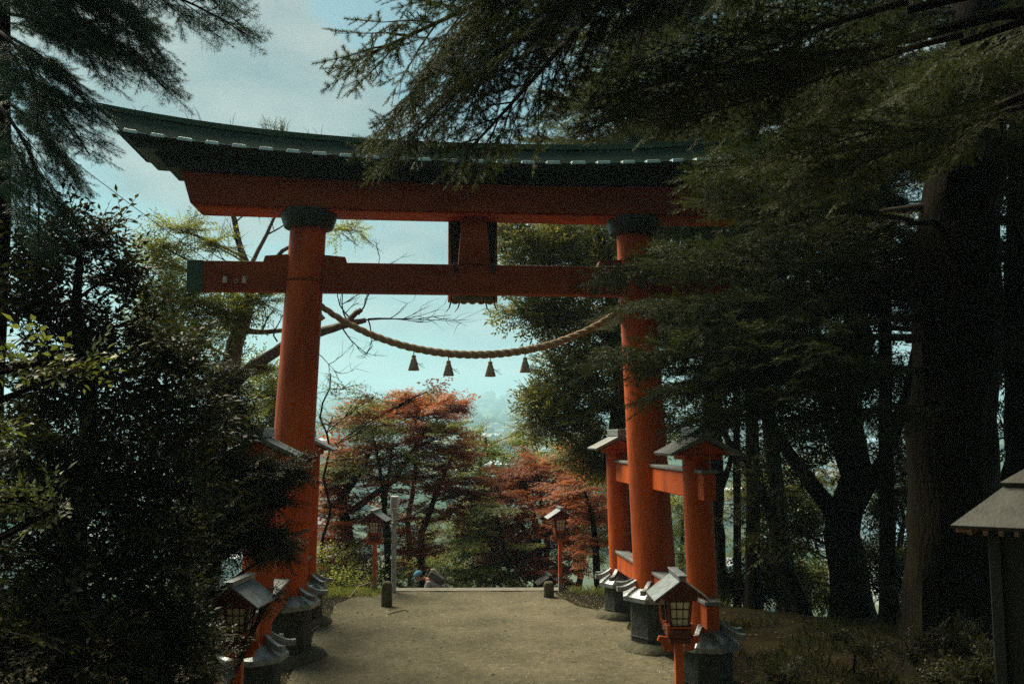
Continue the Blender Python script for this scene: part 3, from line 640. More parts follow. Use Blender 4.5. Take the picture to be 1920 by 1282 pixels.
def tree(name, label, cat, trunk, blobs, kind, leaf, bark='bark', group=None, scale=1.0, twigs=9, rt0=None, lift=.1, flat=False, limb_r=.35, wob=.12, limbs=None, crown_name='crown', dens=1.0, bend=.12):
    """trunk: [(Vector, radius)...] world points, first at the ground. blobs: [(centre, (rx,ry,rz), count)].
    Limbs run from the trunk to each blob, twigs from limb to spray clusters, sprays carry the leaves."""
    base = Vector(trunk[0][0]); e = empty(name, base, 0, label=label, cat=cat, group=group)
    loc = lambda p_: Vector(p_) - base
    tp = [loc(q[0]) for q in trunk]; tr_ = [q[1] for q in trunk]
    # densify trunk
    P_, Rr = [], []
    for i in range(len(tp) - 1):
        k = max(2, int((tp[i + 1] - tp[i]).length / .35))
        for j in range(k):
            t = j / k; q = tp[i].lerp(tp[i + 1], t); P_.append(q + Vector((noise.noise(q * .9 + base), noise.noise(q * .9 - base), 0)) * (tr_[i] * .35 + bend * sst(0, 1, i + t))); Rr.append(tr_[i] + (tr_[i + 1] - tr_[i]) * t)
    P_.append(tp[-1]); Rr.append(tr_[-1])
    Rr[0] *= 1.35; 
    if len(Rr) > 1: Rr[1] *= 1.12
    b = MB(); b.tube(P_, Rr, 14, wob=wob); nodes = list(zip(P_, Rr))
    for lb in (limbs or []):
        pts = [loc(q[0]) for q in lb]; rs_ = [q[1] for q in lb]; pp, qq = [], []
        for i in range(len(pts) - 1):
            for j in range(4):
                t = j / 4; pp.append(pts[i].lerp(pts[i + 1], t) + Vector((U(-1, 1), U(-1, 1), U(-1, 1))) * rs_[i] * .12); qq.append(rs_[i] + (rs_[i + 1] - rs_[i]) * t)
        pp.append(pts[-1]); qq.append(rs_[-1]); b.tube(pp, qq, 10, wob=wob); nodes += list(zip(pp, qq))
    cr_ = Crown(); NP = np.array([tuple(q[0]) for q in nodes])
    for c, rad, cnt in blobs:
        cnt = int(cnt * dens); c = loc(c); rad = np.array(rad, float); hd = np.hypot(NP[:, 0] - c.x, NP[:, 1] - c.y); top = np.argmin(((NP - np.array(c)) ** 2).sum(1) + 5 * np.clip(NP[:, 2] - c.z + .55 * hd, 0, 99) ** 2)
        a_, r0 = nodes[top]; r0 = min(r0 * .55, .010 + .016 * (Vector(c) - a_).length)
        lp = curve(a_, c, .10, 6); b.tube(lp, [r0 + (.012 - r0) * i / 5 for i in range(6)], 6)
        u_ = rng.normal(0, 1, (cnt, 3)); u_ /= np.linalg.norm(u_, axis=1)[:, None]; rad_u = rng.random(cnt) ** .42
        off = u_ * rad_u[:, None] * rad; nz_ = .75 + .5 * rng.random((cnt, 1)); off *= nz_
        if flat: # leaf layers
            lay = .34 * scale; off[:, 2] = np.round(off[:, 2] / lay) * lay + rng.normal(0, .075, cnt) + .12 * np.sin(off[:, 0] * 2.1 + c.x)
        Pp = np.array(c) + off
        Dd = off / rad * 1.0 + rng.normal(0, .45, (cnt, 3)); Dd[:, 2] = Dd[:, 2] * (.25 if flat else .8) + lift
        sc = scale * rng.uniform(.75, 1.25, cnt)
        cr_.stamp(kind, frames(Pp - Dd / (np.linalg.norm(Dd, axis=1)[:, None]) * .2 * scale, Dd, sc, .15 if flat else .4))
        for i in rng.permutation(cnt)[:twigs]:
            s_ = lp[rr.randrange(2, 6)]; q = Vector(Pp[i]); cv = curve(s_, q, .12, 5); b.tube(cv, [.014, .012, .009, .007, .004], 4, cap=False)
    b.build('trunk', bark, e, smooth=True)
    cr_.build(crown_name, leaf, e); return e

def blob(px, py, Y, rx, ry, n, ry_m=None):
    c = at(px, py, Y); k = Y / F; return (c, (rx * k, ry_m or min(rx, ry) * k * 1.0, ry * k), n)

# ------------------------------------------------------------------ conifers: a few bough meshes, every bough a part of its tree
def bough_mesh(L, kind, leaf, seed, dens=1.0, droop=.12, name='bough'):
    global rr
    rs_ = random.Random(seed); cr_ = Crown(); P, D, Sc = [], [], []
    st_ = MB()
    def ax_pt(t): return Vector((L * t, L * .05 * math.sin(t * 4 + seed), L * (.06 * t - droop * t * t)))
    n = 10; st_.tube([ax_pt(i / n) for i in range(n + 1)], [.010 + .010 * L * (1 - i / n) for i in range(n + 1)], 6)
    x = .12 * L
    while x < L:
        t = x / L; p0 = ax_pt(t)
        for sg in (-1, 1):
            ls = L * .42 * (1 - t) ** .75 * rs_.uniform(.7, 1.15) + .22
            d = Vector((rs_.uniform(.55, .95), sg * rs_.uniform(.6, 1.0), rs_.uniform(-.25, .12))).normalized()
            q1 = p0 + d * ls - Vector((0, 0, .10 * ls * ls)); st_.tube([p0, p0.lerp(q1, .5) + Vector((0, 0, .03 * ls)), q1], [.009, .007, .003], 4, cap=False)
            y = .15
            while y < ls:
                u = y / ls; q = p0.lerp(q1, u) + Vector((0, 0, .06 * ls * math.sin(math.pi * u) * .5))
                for s2 in (-1, 1):
                    if rs_.random() > dens: continue
                    e_ = (d * rs_.uniform(.2, 1) + d.cross(Vector((0, 0, 1))) * s2 * rs_.uniform(.3, 1.1) + Vector((0, 0, rs_.uniform(-.75, .25))))
                    P.append(tuple(q)); D.append(tuple(e_)); Sc.append(rs_.uniform(.6, 1.0) * min(1, .55 + (1 - u)))
                y += .17
            P.append(tuple(q1)); D.append(tuple(d)); Sc.append(.8)
        x += .22 * rs_.uniform(.8, 1.2)
    P.append(tuple(ax_pt(.97))); D.append((1, 0, -.1)); Sc.append(1)
    cr_.stamp(kind, frames(P, D, Sc, .5))
    V, Fc = np.array(st_.v), []
    for f in st_.f:
        for k in range(1, len(f) - 1): Fc.append((f[0], f[k], f[k + 1]))
    cr_.V.append(V); cr_.F.append(np.array(Fc) + cr_.n); cr_.m.append(np.ones(len(Fc), int)); cr_.n += len(V)
    o = cr_.build(name, leaf, None); me = o.data; bpy.data.objects.remove(o); return me
BO = {}
def boughs(key, **k):
    if key not in BO: BO[key] = [bough_mesh(L, seed=i, **k) for i, L in enumerate((2.2, 3.0, 3.8, 3.0))]
    return BO[key]
def place_bough(parent, me, p, d, scale, roll=0):
    o = bpy.data.objects.new('bough', me); COL.objects.link(o); o.parent = parent
    d = Vector(d).normalized(); y = Vector((0, 0, 1)).cross(d).normalized(); z = d.cross(y)
    M_ = Matrix((d, y, z)).transposed().to_4x4() @ Matrix.Rotation(roll, 4, 'X') @ Matrix.Scale(scale, 4); M_.translation = Vector(p); o.matrix_local = M_; return o
def conifer(name, label, cat, base, trunk, meshes, z0, z1, n, L0, L1, az=None, pitch=(.0, .25), group=None, extra=(), bark='bark', seed=0, lens=(2.2, 3.0, 3.8, 3.0)):
    """trunk [(Vector, r)] world; boughs between heights z0..z1 with lengths L0 (low) .. L1 (high); az: allowed azimuth ranges"""
    rs_ = random.Random(seed); base = Vector(trunk[0][0]); e = empty(name, base, label=label, cat=cat, group=group)
    P_, Rr = [], []
    for (a, ra), (b_, rb) in zip(trunk, trunk[1:]):
        k = max(2, int((b_ - a).length / .3))
        for j in range(k):
            q = a.lerp(b_, j / k); P_.append(q - base); Rr.append(ra + (rb - ra) * j / k)
    P_.append(trunk[-1][0] - base); Rr.append(trunk[-1][1]); Rr[0] *= 1.5; Rr[1] *= 1.25; Rr[2] *= 1.1
    b = MB(); b.tube(P_, Rr, 20, wob=.22); b.build('trunk', bark, e, smooth=True)
    def on_trunk(z):
        for (a, ra), (b_, rb) in zip(trunk, trunk[1:]):
            if z <= b_.z: return a.lerp(b_, max(0, (z - a.z) / (b_.z - a.z))) - base
        return trunk[-1][0] - base
    for i in range(n):
        z = z0 + (z1 - z0) * (i + rs_.random()) / n; t = (z - z0) / (z1 - z0); L = (L0 + (L1 - L0) * t) * rs_.uniform(.75, 1.15)
        a = rs_.uniform(*az[i % len(az)]) if az else i * 2.4 + rs_.uniform(-.3, .3)
        k = min(range(len(lens)), key=lambda q: abs(lens[q] - L) + rs_.random() * .6)
        pz = rs_.uniform(*pitch); place_bough(e, meshes[k], on_trunk(z), (math.sin(a), math.cos(a), pz), L / lens[k], rs_.uniform(-.3, .3))
    for (p_, tip, k) in extra:
        p_, tip = Vector(p_), Vector(tip); d = tip - p_; place_bough(e, meshes[k], p_ - base, d + Vector((0, 0, .10 * d.length)), d.length / lens[k] * 1.02, rs_.uniform(-.25, .25))
        if (p_ - base - on_trunk(p_.z)).length > .6:
            q = on_trunk(min(p_.z, trunk[-1][0].z)); b = MB(); b.tube([q, (q + p_ - base) / 2 + Vector((0, 0, .1)), p_ - base], [.06, .045, .035], 8); b.build('limb', bark, e, smooth=True)
    return e
def gp(px, Y, dz=0):
    q = at(px, 800, Y); return Vector((q.x, Y, height(q.x, Y) - .1 + dz))
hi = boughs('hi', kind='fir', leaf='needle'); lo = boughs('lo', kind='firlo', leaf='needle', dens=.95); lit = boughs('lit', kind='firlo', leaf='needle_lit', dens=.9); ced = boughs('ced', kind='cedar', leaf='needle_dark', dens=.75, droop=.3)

# fir standing beyond the right edge, its boughs hang across the top of the view
B0 = gp(2250, 6.6); X0_ = B0.x
def pt(px, py, Y): return at(px, py, Y)
ex = []
for a_, b_, k in (((1500, -260, 7.6), (712, 120, 7.4), 2), ((1250, -330, 8), (745, 225, 7.8), 2), ((1300, -200, 7.2), (752, 292, 7.6), 2), ((1330, -140, 7.6), (880, 280, 7.9), 1), ((1600, 100, 7.6), (1120, 250, 8.0), 1),
                  ((1700, 20, 7.2), (1150, 200, 7.8), 2), ((1800, 80, 7.4), (1290, 240, 7.9), 2), ((1650, -200, 7), (1200, 40, 7.5), 2),  ((1480, -300, 7.3), (900, -40, 7.6), 2), ((1950, 200, 7.4), (1480, 380, 8.2), 1), ((1800, 230, 8.0), (1420, 320, 8.4), 1)):
    ex.append((pt(*a_), pt(*b_), k))
conifer('fir_tree', 'near fir from beyond the right edge with boughs hanging across the top', 'fir tree', B0, [(B0, .38), (B0 + Vector((0, 0, 6)), .30), (B0 + Vector((0, 0, 13)), .1)], hi, 6.8, 12.5, 10, 4.2, 2.2, extra=ex, seed=3, pitch=(-.1, .2))

# great fir at right with the broad furrowed trunk
B1 = gp(1800, 13.6); tops = [(B1, .86), (pt(1795, 1100, 13.6), .70), (pt(1785, 900, 13.6), .62), (pt(1790, 500, 13.6), .60), (pt(1830, 100, 13.6), .48), (pt(1880, -300, 13.6), .30)]
ex = []
for a_, b_, k in (((1700, 520, 13.2), (1240, 500, 12.6), 2), ((1650, 560, 13), (1200, 600, 12.4), 2), ((1700, 640, 13), (1140, 700, 12.2), 2), ((1680, 600, 12.6), (1240, 760, 12), 2), ((1700, 420, 13), (1320, 385, 12.4), 2), ((1700, 700, 12.8), (1330, 800, 12), 1), ((1720, 300, 13), (1330, 330, 12), 2),
                  ((1500, 700, 13.5), (1300, 700, 13), 0), ((1730, 200, 13), (1400, 220, 12), 1), ((1730, 760, 13), (1500, 800, 12.4), 0)):
    ex.append((pt(*a_), pt(*b_), k))
conifer('fir_tree', 'great old fir with the broadest furrowed trunk at the right', 'fir tree', B1, tops, lo, 6.2, 13, 19, 5.2, 3.6, extra=ex, seed=5, pitch=(-.15, .15))

# middle fir trunks behind the right struts
for px, Y, r, lab, z0, n, L, sd in ((1402, 19.5, .125, 'slim straight fir trunk just right of the right gate struts', 5.5, 20, 3.6, 11), (1372, 21.0, .075, 'thinnest dark fir trunk beside the slim fir right of the gate', 4.6, 14, 2.0, 12), (1650, 17.5, .12, 'dark fir rising between the forked tree and the great fir', 5.2, 22, 4.4, 13), (1900, 17, .24, 'fir trunk at the far right edge behind the hut', 5.0, 11, 4.0, 14), (1480, 23, .16, 'leaning fir behind the forked tree at the crest', 6.0, 18, 3.8, 15)):
    b_ = gp(px, Y); conifer('fir_tree', lab, 'fir tree', b_, [(b_, r * 1.2), (pt(px + (8 if px != 1480 else -60), 600, Y), r), (pt(px + 15, 100, Y), r * .7), (pt(px + 20, -250, Y), r * .3)], lo, z0, 13, n, L, L * .6, seed=sd, pitch=(-.25, .15), group='dark firs right of the gate')
# lighter fir behind the gate roof
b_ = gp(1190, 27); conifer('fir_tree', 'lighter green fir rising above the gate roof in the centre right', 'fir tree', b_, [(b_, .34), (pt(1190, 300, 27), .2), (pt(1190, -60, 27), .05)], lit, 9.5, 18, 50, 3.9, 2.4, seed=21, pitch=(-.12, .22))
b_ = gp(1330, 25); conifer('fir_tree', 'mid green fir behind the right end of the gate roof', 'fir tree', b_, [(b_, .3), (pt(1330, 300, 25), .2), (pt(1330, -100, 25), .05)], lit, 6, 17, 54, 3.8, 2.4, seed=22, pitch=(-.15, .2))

# forked dark broadleaf on the crest
b_ = gp(1585, 18.6)
tree('forked_tree', 'dark forked tree with stout leaning limbs on the crest at right', 'tree', [(b_, .40), (pt(1588, 1000, 18.6), .35), (pt(1600, 860, 18.6), .26), (pt(1605, 600, 18.6), .22), (pt(1620, 350, 18.6), .14)],
     [blob(1500, 700, 18.6, 130, 90, 90), blob(1640, 620, 18.4, 120, 110, 90), blob(1450, 560, 18.8, 110, 90, 80), blob(1560, 420, 18.6, 130, 110, 90), blob(1700, 760, 18.3, 70, 80, 40), blob(1420, 780, 18.8, 60, 50, 30), blob(1500, 860, 18.2, 90, 60, 70), blob(1660, 900, 18.2, 60, 70, 60), blob(1560, 760, 17.8, 100, 90, 90), blob(1380, 680, 18.8, 70, 60, 50), blob(1660, 480, 17.6, 90, 110, 80), blob(1480, 640, 17.8, 90, 90, 80), blob(1500, 1020, 18.4, 90, 40, 60), blob(1420, 960, 19.2, 60, 50, 50), blob(1670, 1090, 17.8, 60, 40, 50), blob(1330, 560, 18.8, 70, 70, 50)],
     'olive', 'leaf_dark', limbs=[[(pt(1588, 1000, 18.6), .20), (pt(1540, 930, 18.5), .17), (pt(1480, 850, 18.3), .13), (pt(1410, 740, 18), .09)], [(pt(1596, 960, 18.6), .20), (pt(1660, 860, 18.6), .15), (pt(1700, 740, 18.5), .11), (pt(1740, 560, 18.4), .08)], [(pt(1596, 900, 18.6), .18), (pt(1550, 780, 18.9), .14), (pt(1530, 600, 19), .07)]])
b_ = gp(1492, 18.8)
tree('leaning_tree', 'thin dark tree leaning left from the crest beside the forked tree', 'tree', [(b_, .17), (pt(1478, 1060, 18.8), .14), (pt(1450, 960, 18.8), .13), (pt(1405, 890, 19), .10), (pt(1350, 800, 19.4), .05)],
     [blob(1360, 780, 19.4, 60, 40, 22), blob(1430, 900, 19, 40, 40, 14)], 'olive', 'leaf_dark')

# light-side broadleaf behind the right pillar
b_ = gp(1165, 23.5)
tree('broadleaf_tree', 'olive green broadleaf tree directly behind the right gate pillar', 'tree', [(b_, .26), (pt(1160, 800, 23.5), .22), (pt(1150, 550, 23.5), .16), (pt(1120, 430, 23.5), .08)],
     [blob(1000, 480, 23, 75, 60, 120), blob(1080, 450, 23.5, 80, 60, 120), blob(1150, 520, 23.5, 90, 80, 130), blob(1010, 580, 22.8, 75, 45, 110), blob(1100, 620, 23.2, 80, 60, 130), blob(1070, 700, 23, 75, 55, 120), blob(1035, 780, 22.6, 60, 45, 90),
      blob(1130, 760, 23.4, 90, 70, 130), blob(1100, 850, 23, 50, 35, 50), blob(1010, 745, 22.6, 30, 20, 16), blob(1240, 600, 24, 90, 90, 110), blob(1250, 760, 24, 90, 80, 100), blob(960, 430, 23, 40, 25, 30), blob(1150, 860, 23.5, 60, 40, 50)], 'olive', 'leaf_olive', twigs=8, dens=1.9, scale=1.1,
     limbs=[[(pt(1158, 760, 23.5), .12), (pt(1100, 770, 23.2), .09), (pt(1010, 790, 22.8), .03)], [(pt(1155, 640, 23.5), .12), (pt(1080, 600, 23.2), .08), (pt(1000, 560, 22.8), .03)]])

# red maples below the stairs
b_ = gp(660, 26)
tree('red_maple', 'large red leaved maple left of centre behind the near stair lantern', 'maple tree', [(b_, .20), (pt(655, 1000, 26), .17), (pt(650, 930, 26), .13), (pt(690, 850, 26.5), .08)],
     [blob(690, 785, 27, 75, 22, 46, 1.3), blob(800, 778, 27, 70, 20, 46, 1.3), blob(760, 760, 27.5, 60, 16, 26, 1), blob(640, 850, 26, 50, 30, 36, 1.2), blob(735, 838, 27, 85, 30, 60, 1.4), blob(845, 850, 27.5, 55, 26, 42, 1.2), blob(680, 905, 26.5, 80, 28, 50, 1.4), blob(790, 900, 27, 100, 32, 80, 1.5), blob(872, 925, 27.5, 45, 24, 36, 1),
      blob(640, 980, 25.5, 60, 36, 50, 1.2), blob(850, 965, 27, 70, 26, 52, 1.2), blob(640, 1050, 25, 55, 34, 50, 1.1), blob(770, 1035, 26, 60, 22, 34, 1), blob(740, 980, 27, 60, 26, 40, 1.2), blob(615, 920, 26, 24, 40, 24, 1)],
     'maple', 'leaf_maple', dens=1.15, flat=True, scale=1.0, twigs=6, lift=-.02, limbs=[[(pt(655, 960, 26), .10), (pt(740, 900, 26.6), .07), (pt(800, 800, 27), .03)], [(b_ + Vector((2.0, .6, -.6)), .11), (pt(790, 1000, 27), .10), (pt(820, 920, 27.4), .07), (pt(850, 850, 27.5), .03)], [(b_ + Vector((1.2, .2, -.4)), .09), (pt(720, 960, 26.5), .07), (pt(735, 840, 27), .03)]])
b_ = gp(1118, 23)
tree('red_maple', 'slender red leaved maple beside the far right gate pedestal', 'maple tree', [(b_, .10), (pt(1120, 1040, 23), .085), (pt(1112, 980, 23), .06), (pt(1095, 920, 23), .03)],
     [blob(1100, 960, 23.5, 40, 28, 34, .9), blob(1105, 1020, 23.2, 36, 24, 26, .8), blob(1075, 920, 24, 50, 22, 34, .9)], 'maple', 'leaf_maple', dens=1.15, flat=True, scale=.8, twigs=6, lift=-.02)
b_ = gp(1010, 26)
tree('red_maple', 'orange topped red maple right of centre behind the right stair lantern', 'maple tree', [(b_, .14), (pt(1010, 1050, 26.4), .12), (pt(1000, 980, 26.7), .09), (pt(980, 900, 27), .04)],
     [blob(955, 925, 27, 50, 18, 36, 1.2), blob(1075, 905, 27, 60, 20, 44, 1.2), blob(1000, 958, 27, 95, 26, 78, 1.4), blob(1075, 985, 26, 60, 28, 50, 1.1), blob(940, 1010, 27, 50, 26, 40, 1.1), blob(1020, 1030, 26.5, 90, 26, 76, 1.3), blob(960, 1075, 26, 75, 24, 60, 1.2), blob(1060, 1075, 25.5, 50, 22, 30, 1)],
     'maple', 'leaf_maple', dens=1.15, flat=True, twigs=6, lift=-.02, limbs=[[(pt(1008, 1030, 26.4), .07), (pt(960, 960, 27), .05), (pt(930, 910, 27), .02)], [(pt(1006, 1010, 26.4), .07), (pt(1050, 940, 27), .05), (pt(1075, 890, 27), .02)]])
b_ = gp(1030, 28.5)
tree('orange_maple', 'bright orange maple top glowing above the right red maple', 'maple tree', [(b_, .12), (pt(1020, 980, 28.5), .09), (pt(1010, 900, 28.5), .04)], [blob(1010, 878, 28.5, 85, 16, 66, 1.3), blob(960, 898, 28.3, 50, 12, 24, 1), blob(1085, 884, 28.5, 34, 14, 20, 1)], 'maple', 'leaf_maple_orange', dens=1.6, flat=True, lift=-.02)
b_ = gp(770, 29.5)
tree('orange_maple', 'orange tinted maple crown tips above the large left red maple', 'maple tree', [(b_, .12), (pt(770, 980, 29.5), .09), (pt(780, 800, 29.5), .04)], [blob(790, 762, 29, 85, 14, 50, 1.2), blob(700, 770, 29, 60, 14, 26, 1), blob(850, 775, 29, 30, 10, 14, .8), blob(820, 815, 29, 60, 16, 30, 1)], 'maple', 'leaf_maple_orange', dens=1.6, flat=True, lift=-.02)

b_ = gp(735, 24.6)
tree('green_maple', 'fresh green maple mingled in front of the large left red maple', 'maple tree', [(b_, .09), (pt(730, 1020, 25), .07), (pt(715, 900, 25.4), .05), (pt(700, 800, 25.5), .02)],
     [blob(700, 803, 25.4, 60, 14, 26, 1), blob(640, 875, 25.2, 50, 18, 26, 1), blob(755, 868, 25.4, 50, 10, 12, 1), blob(660, 760, 25.6, 50, 12, 14, 1), blob(830, 815, 25.8, 40, 8, 9, .8), blob(690, 1010, 25, 40, 14, 12, 1)],
     'maple', 'leaf_green', flat=True, lift=-.02, twigs=7)
b_ = gp(960, 25)
tree('green_maple', 'small fresh green maple low between the two red maples', 'maple tree', [(b_, .05), (pt(950, 1040, 25), .04), (pt(930, 960, 25.2), .02)],
     [blob(925, 950, 25.3, 40, 14, 14, .8), blob(895, 1000, 25.2, 40, 16, 20, .9), blob(985, 1030, 25, 34, 10, 10, .8), blob(900, 1060, 25, 50, 18, 26, 1)], 'maple', 'leaf_green', flat=True, lift=-.02, twigs=7)

# green trees of the slope
gl = [('tall pale green sapling with thin branches beside the left pillar', 610, 24, [(640, 730, 24, 60, 26, 18), (700, 745, 24, 60, 20, 16), (620, 790, 24, 40, 30, 16), (700, 800, 24.5, 60, 24, 18), (800, 735, 25, 45, 8, 7), (650, 860, 24, 40, 26, 12)], 'sparse', 'leaf_green', .045, 700),
      ('yellow green tree in the gap between the two red maples', 900, 34, [(880, 830, 34, 60, 26, 40), (950, 850, 34, 60, 24, 40), (920, 895, 34, 70, 30, 50), (985, 810, 35, 30, 20, 12), (860, 880, 33, 60, 26, 30), (1020, 850, 35, 50, 24, 24)], 'green', 'leaf_lime', .12, 820),
      ('green bush in the hollow behind the person on the stairs', 850, 31, [(840, 1000, 31, 70, 40, 80), (900, 980, 31, 50, 40, 60), (880, 1060, 30, 70, 36, 90), (800, 1070, 29, 60, 30, 70)], 'green', 'leaf_green', .10, 960),
      ('deep green shrub under the left red maple', 610, 24, [(620, 1075, 24, 50, 30, 60), (690, 1085, 25, 60, 26, 60), (640, 1110, 23, 60, 20, 50)], 'green', 'leaf_green', .05, 1050),
      ('green tree behind the right maple below the broadleaf', 1080, 31, [(1080, 860, 31, 70, 40, 70), (1130, 900, 31, 50, 50, 60), (1040, 880, 32, 40, 30, 30), (1130, 1000, 30, 40, 50, 50)], 'green', 'leaf_green', .12, 880),
      ('pale hazy green tree between the right pillar and near strut', 1275, 33, [(1270, 960, 33, 50, 50, 70), (1290, 1040, 32, 50, 40, 60), (1330, 960, 34, 40, 40, 40)], 'green', 'leaf_green', .10, 950),
      ('olive thicket tree between slim firs and the forked tree', 1450, 27, [(1430, 920, 27, 60, 40, 110), (1500, 960, 27, 60, 50, 130), (1440, 1030, 26, 60, 30, 90), (1550, 1110, 24, 70, 30, 90), (1530, 880, 27, 50, 50, 50), (1500, 1060, 25, 50, 30, 40)], 'olive', 'leaf_olive', .12, 950),
      ('olive thicket tree between the forked tree and great fir', 1680, 26, [(1670, 940, 26, 50, 70, 150), (1660, 1050, 25, 60, 40, 120), (1700, 860, 26, 40, 60, 50)], 'olive', 'leaf_dark', .12, 950),
      ('dark bushy tree filling the space just right of the near right strut', 1350, 22, [(1350, 620, 22, 50, 70, 60), (1340, 760, 22, 40, 60, 50), (1440, 720, 22, 60, 70, 70), (1420, 850, 22, 60, 40, 40)], 'olive', 'leaf_dark', .12, 800),
      ('dark bushy tree between the great fir and the hut', 1880, 18, [(1890, 680, 18, 60, 70, 24), (1880, 800, 18, 60, 60, 24), (1900, 480, 18, 60, 60, 18)], 'olive', 'leaf_dark', .12, 700),
      ('low bush under the slim firs right of the gate', 1400, 20, [(1400, 1100, 20.3, 70, 22, 60), (1460, 1080, 20.8, 50, 24, 40)], 'green', 'leaf_dark', .04, 1090),
      ('broadleaf tree behind the left dark bush near the left pillar', 480, 22, [(470, 740, 22, 60, 40, 60), (520, 800, 22, 30, 60, 40), (440, 830, 22, 70, 60, 70), (400, 930, 21, 80, 60, 70)], 'green', 'leaf_green', .12, 800)]
for lab, px, Y, bl, kd, lf, r, ty in gl:
    b_ = gp(px, Y); tree('green_tree' if 'tree' in lab else ('green_shrub' if 'shrub' in lab or 'bush' in lab else 'sapling'), lab, 'tree' if 'tree' in lab else ('shrub' if 'shrub' in lab or 'bush' in lab else 'sapling'), [(b_, r), (pt(px, (ty + 1150) / 2, Y), r * .8), (pt(px + 10, ty, Y), r * .4)], [blob(*q) for q in bl], kd, lf, twigs=10, scale=1.15, bend=.35, dens=1.25)

# old cherry behind the left pillar
b_ = gp(395, 19.5)
ch = tree('cherry_tree', 'old leaning cherry with pruned grey limbs behind the left gate pillar', 'cherry tree', [(b_, .30), (pt(400, 900, 19.5), .25), (pt(415, 740, 19.5), .21), (pt(440, 640, 19.5), .17), (pt(465, 570, 19.5), .12), (pt(472, 520, 19.5), .08)],
     [blob(330, 560, 19, 80, 34, 50), blob(420, 590, 19.2, 50, 26, 32), blob(300, 490, 19, 50, 22, 16), blob(360, 640, 19, 50, 30, 26), blob(480, 560, 19.3, 40, 18, 18), blob(340, 430, 19, 50, 10, 9), blob(400, 460, 19, 40, 14, 8), blob(290, 610, 19, 50, 34, 24), blob(300, 460, 18.8, 40, 10, 8), blob(660, 430, 19, 30, 24, 5), blob(500, 690, 19.6, 40, 14, 10), blob(520, 740, 19.6, 30, 20, 10)],
     'green', 'leaf_lime', 'bark_pale', twigs=9, scale=.8, dens=3.2, crown_name='crown',
     limbs=[[(pt(425, 730, 19.5), .14), (pt(470, 690, 19.5), .13), (pt(530, 650, 19.4), .115), (pt(600, 622, 19.2), .10), (pt(650, 608, 19), .075), (pt(686, 600, 19), .05)], [(pt(645, 612, 19), .07), (pt(664, 590, 19), .06), (pt(678, 580, 19), .05)],
            [(pt(472, 520, 19.5), .09), (pt(452, 470, 19.5), .075), (pt(436, 400, 19.5), .055), (pt(430, 340, 19.5), .03)], [(pt(468, 500, 19.5), .05), (pt(500, 440, 19.6), .04), (pt(525, 385, 19.6), .025)], [(pt(470, 540, 19.5), .06), (pt(530, 470, 19.4), .045), (pt(600, 430, 19.3), .02)],
            [(pt(447, 620, 19.5), .07), (pt(490, 623, 19.5), .055), (pt(540, 618, 19.4), .05), (pt(600, 590, 19.3), .02)]])
b = MB(); rng2 = random.Random(5)
def bare(p, d, L, r, dep):
    n_ = 5; pts = [p]; q = p; dd = d.copy()
    for i in range(n_):
        dd = (dd + Vector((rng2.gauss(0, .16), rng2.gauss(0, .16), rng2.gauss(.03, .12)))).normalized(); q = q + dd * L / n_; pts.append(q)
    b.tube(pts, [r * (1 - .75 * i / n_) for i in range(n_ + 1)], 4, cap=False)
    if dep:
        for k in range(3 if dep > 1 else 4):
            i = 1 + rng2.randrange(n_); bare(pts[i], (dd + Vector((rng2.gauss(0, .6), rng2.gauss(0, .5), rng2.gauss(.1, .5)))).normalized(), L * rng2.uniform(.4, .7), r * .5, dep - 1)
org = b_.copy()
for (x_, y_), (x2, y2), L in (((672, 590), (720, 550), 1.0), ((682, 600), (830, 570), 1.7), ((660, 600), (610, 560), .9), ((690, 598), (700, 650), .6), ((640, 612), (660, 700), .8), ((600, 620), (560, 570), .7), ((690, 598), (760, 590), 1.1), ((650, 600), (640, 550), .8), ((450, 470), (420, 405), .8), ((500, 440), (540, 410), .8), ((436, 420), (470, 380), .6), ((520, 640), (500, 600), .7), ((490, 623), (540, 560), .7), ((452, 500), (400, 480), .8), ((560, 640), (640, 720), .9)):
    A = pt(x_, y_, 19.1); Bq = pt(x2, y2, 19.0); bare(A - org, (Bq - A).normalized(), L * 1.1, .022, 2)
tag(b.build('bare_twigs', 'twig', ch), kind='stuff')

# ------------------------------------------------------------------ dark bushes on the left
b_ = gp(150, 8.2)
tree('camellia_tree', 'tall dark glossy camellia filling the left edge', 'tree', [(b_, .12), (pt(160, 900, 8.2), .09), (pt(150, 650, 8.3), .06), (pt(150, 480, 8.3), .03)],
     [blob(170, 450, 8.3, 65, 55, 34), blob(80, 470, 8.2, 70, 60, 40), blob(215, 520, 8.4, 60, 45, 36), blob(60, 590, 8.0, 80, 70, 56), blob(200, 620, 8.3, 90, 60, 56), blob(310, 670, 8.6, 70, 50, 44), blob(120, 740, 7.9, 130, 80, 100), blob(300, 780, 8.4, 110, 80, 80), blob(90, 880, 7.6, 130, 90, 110), blob(270, 900, 8, 120, 90, 100), blob(80, 1040, 7.4, 130, 100, 110), blob(260, 1050, 7.8, 120, 90, 100), blob(100, 1200, 7, 150, 100, 110), blob(300, 1190, 7.6, 110, 90, 90)],
     'broad', 'leaf_dark', twigs=9, scale=.95, dens=1.35)
b_ = gp(400, 10.6)
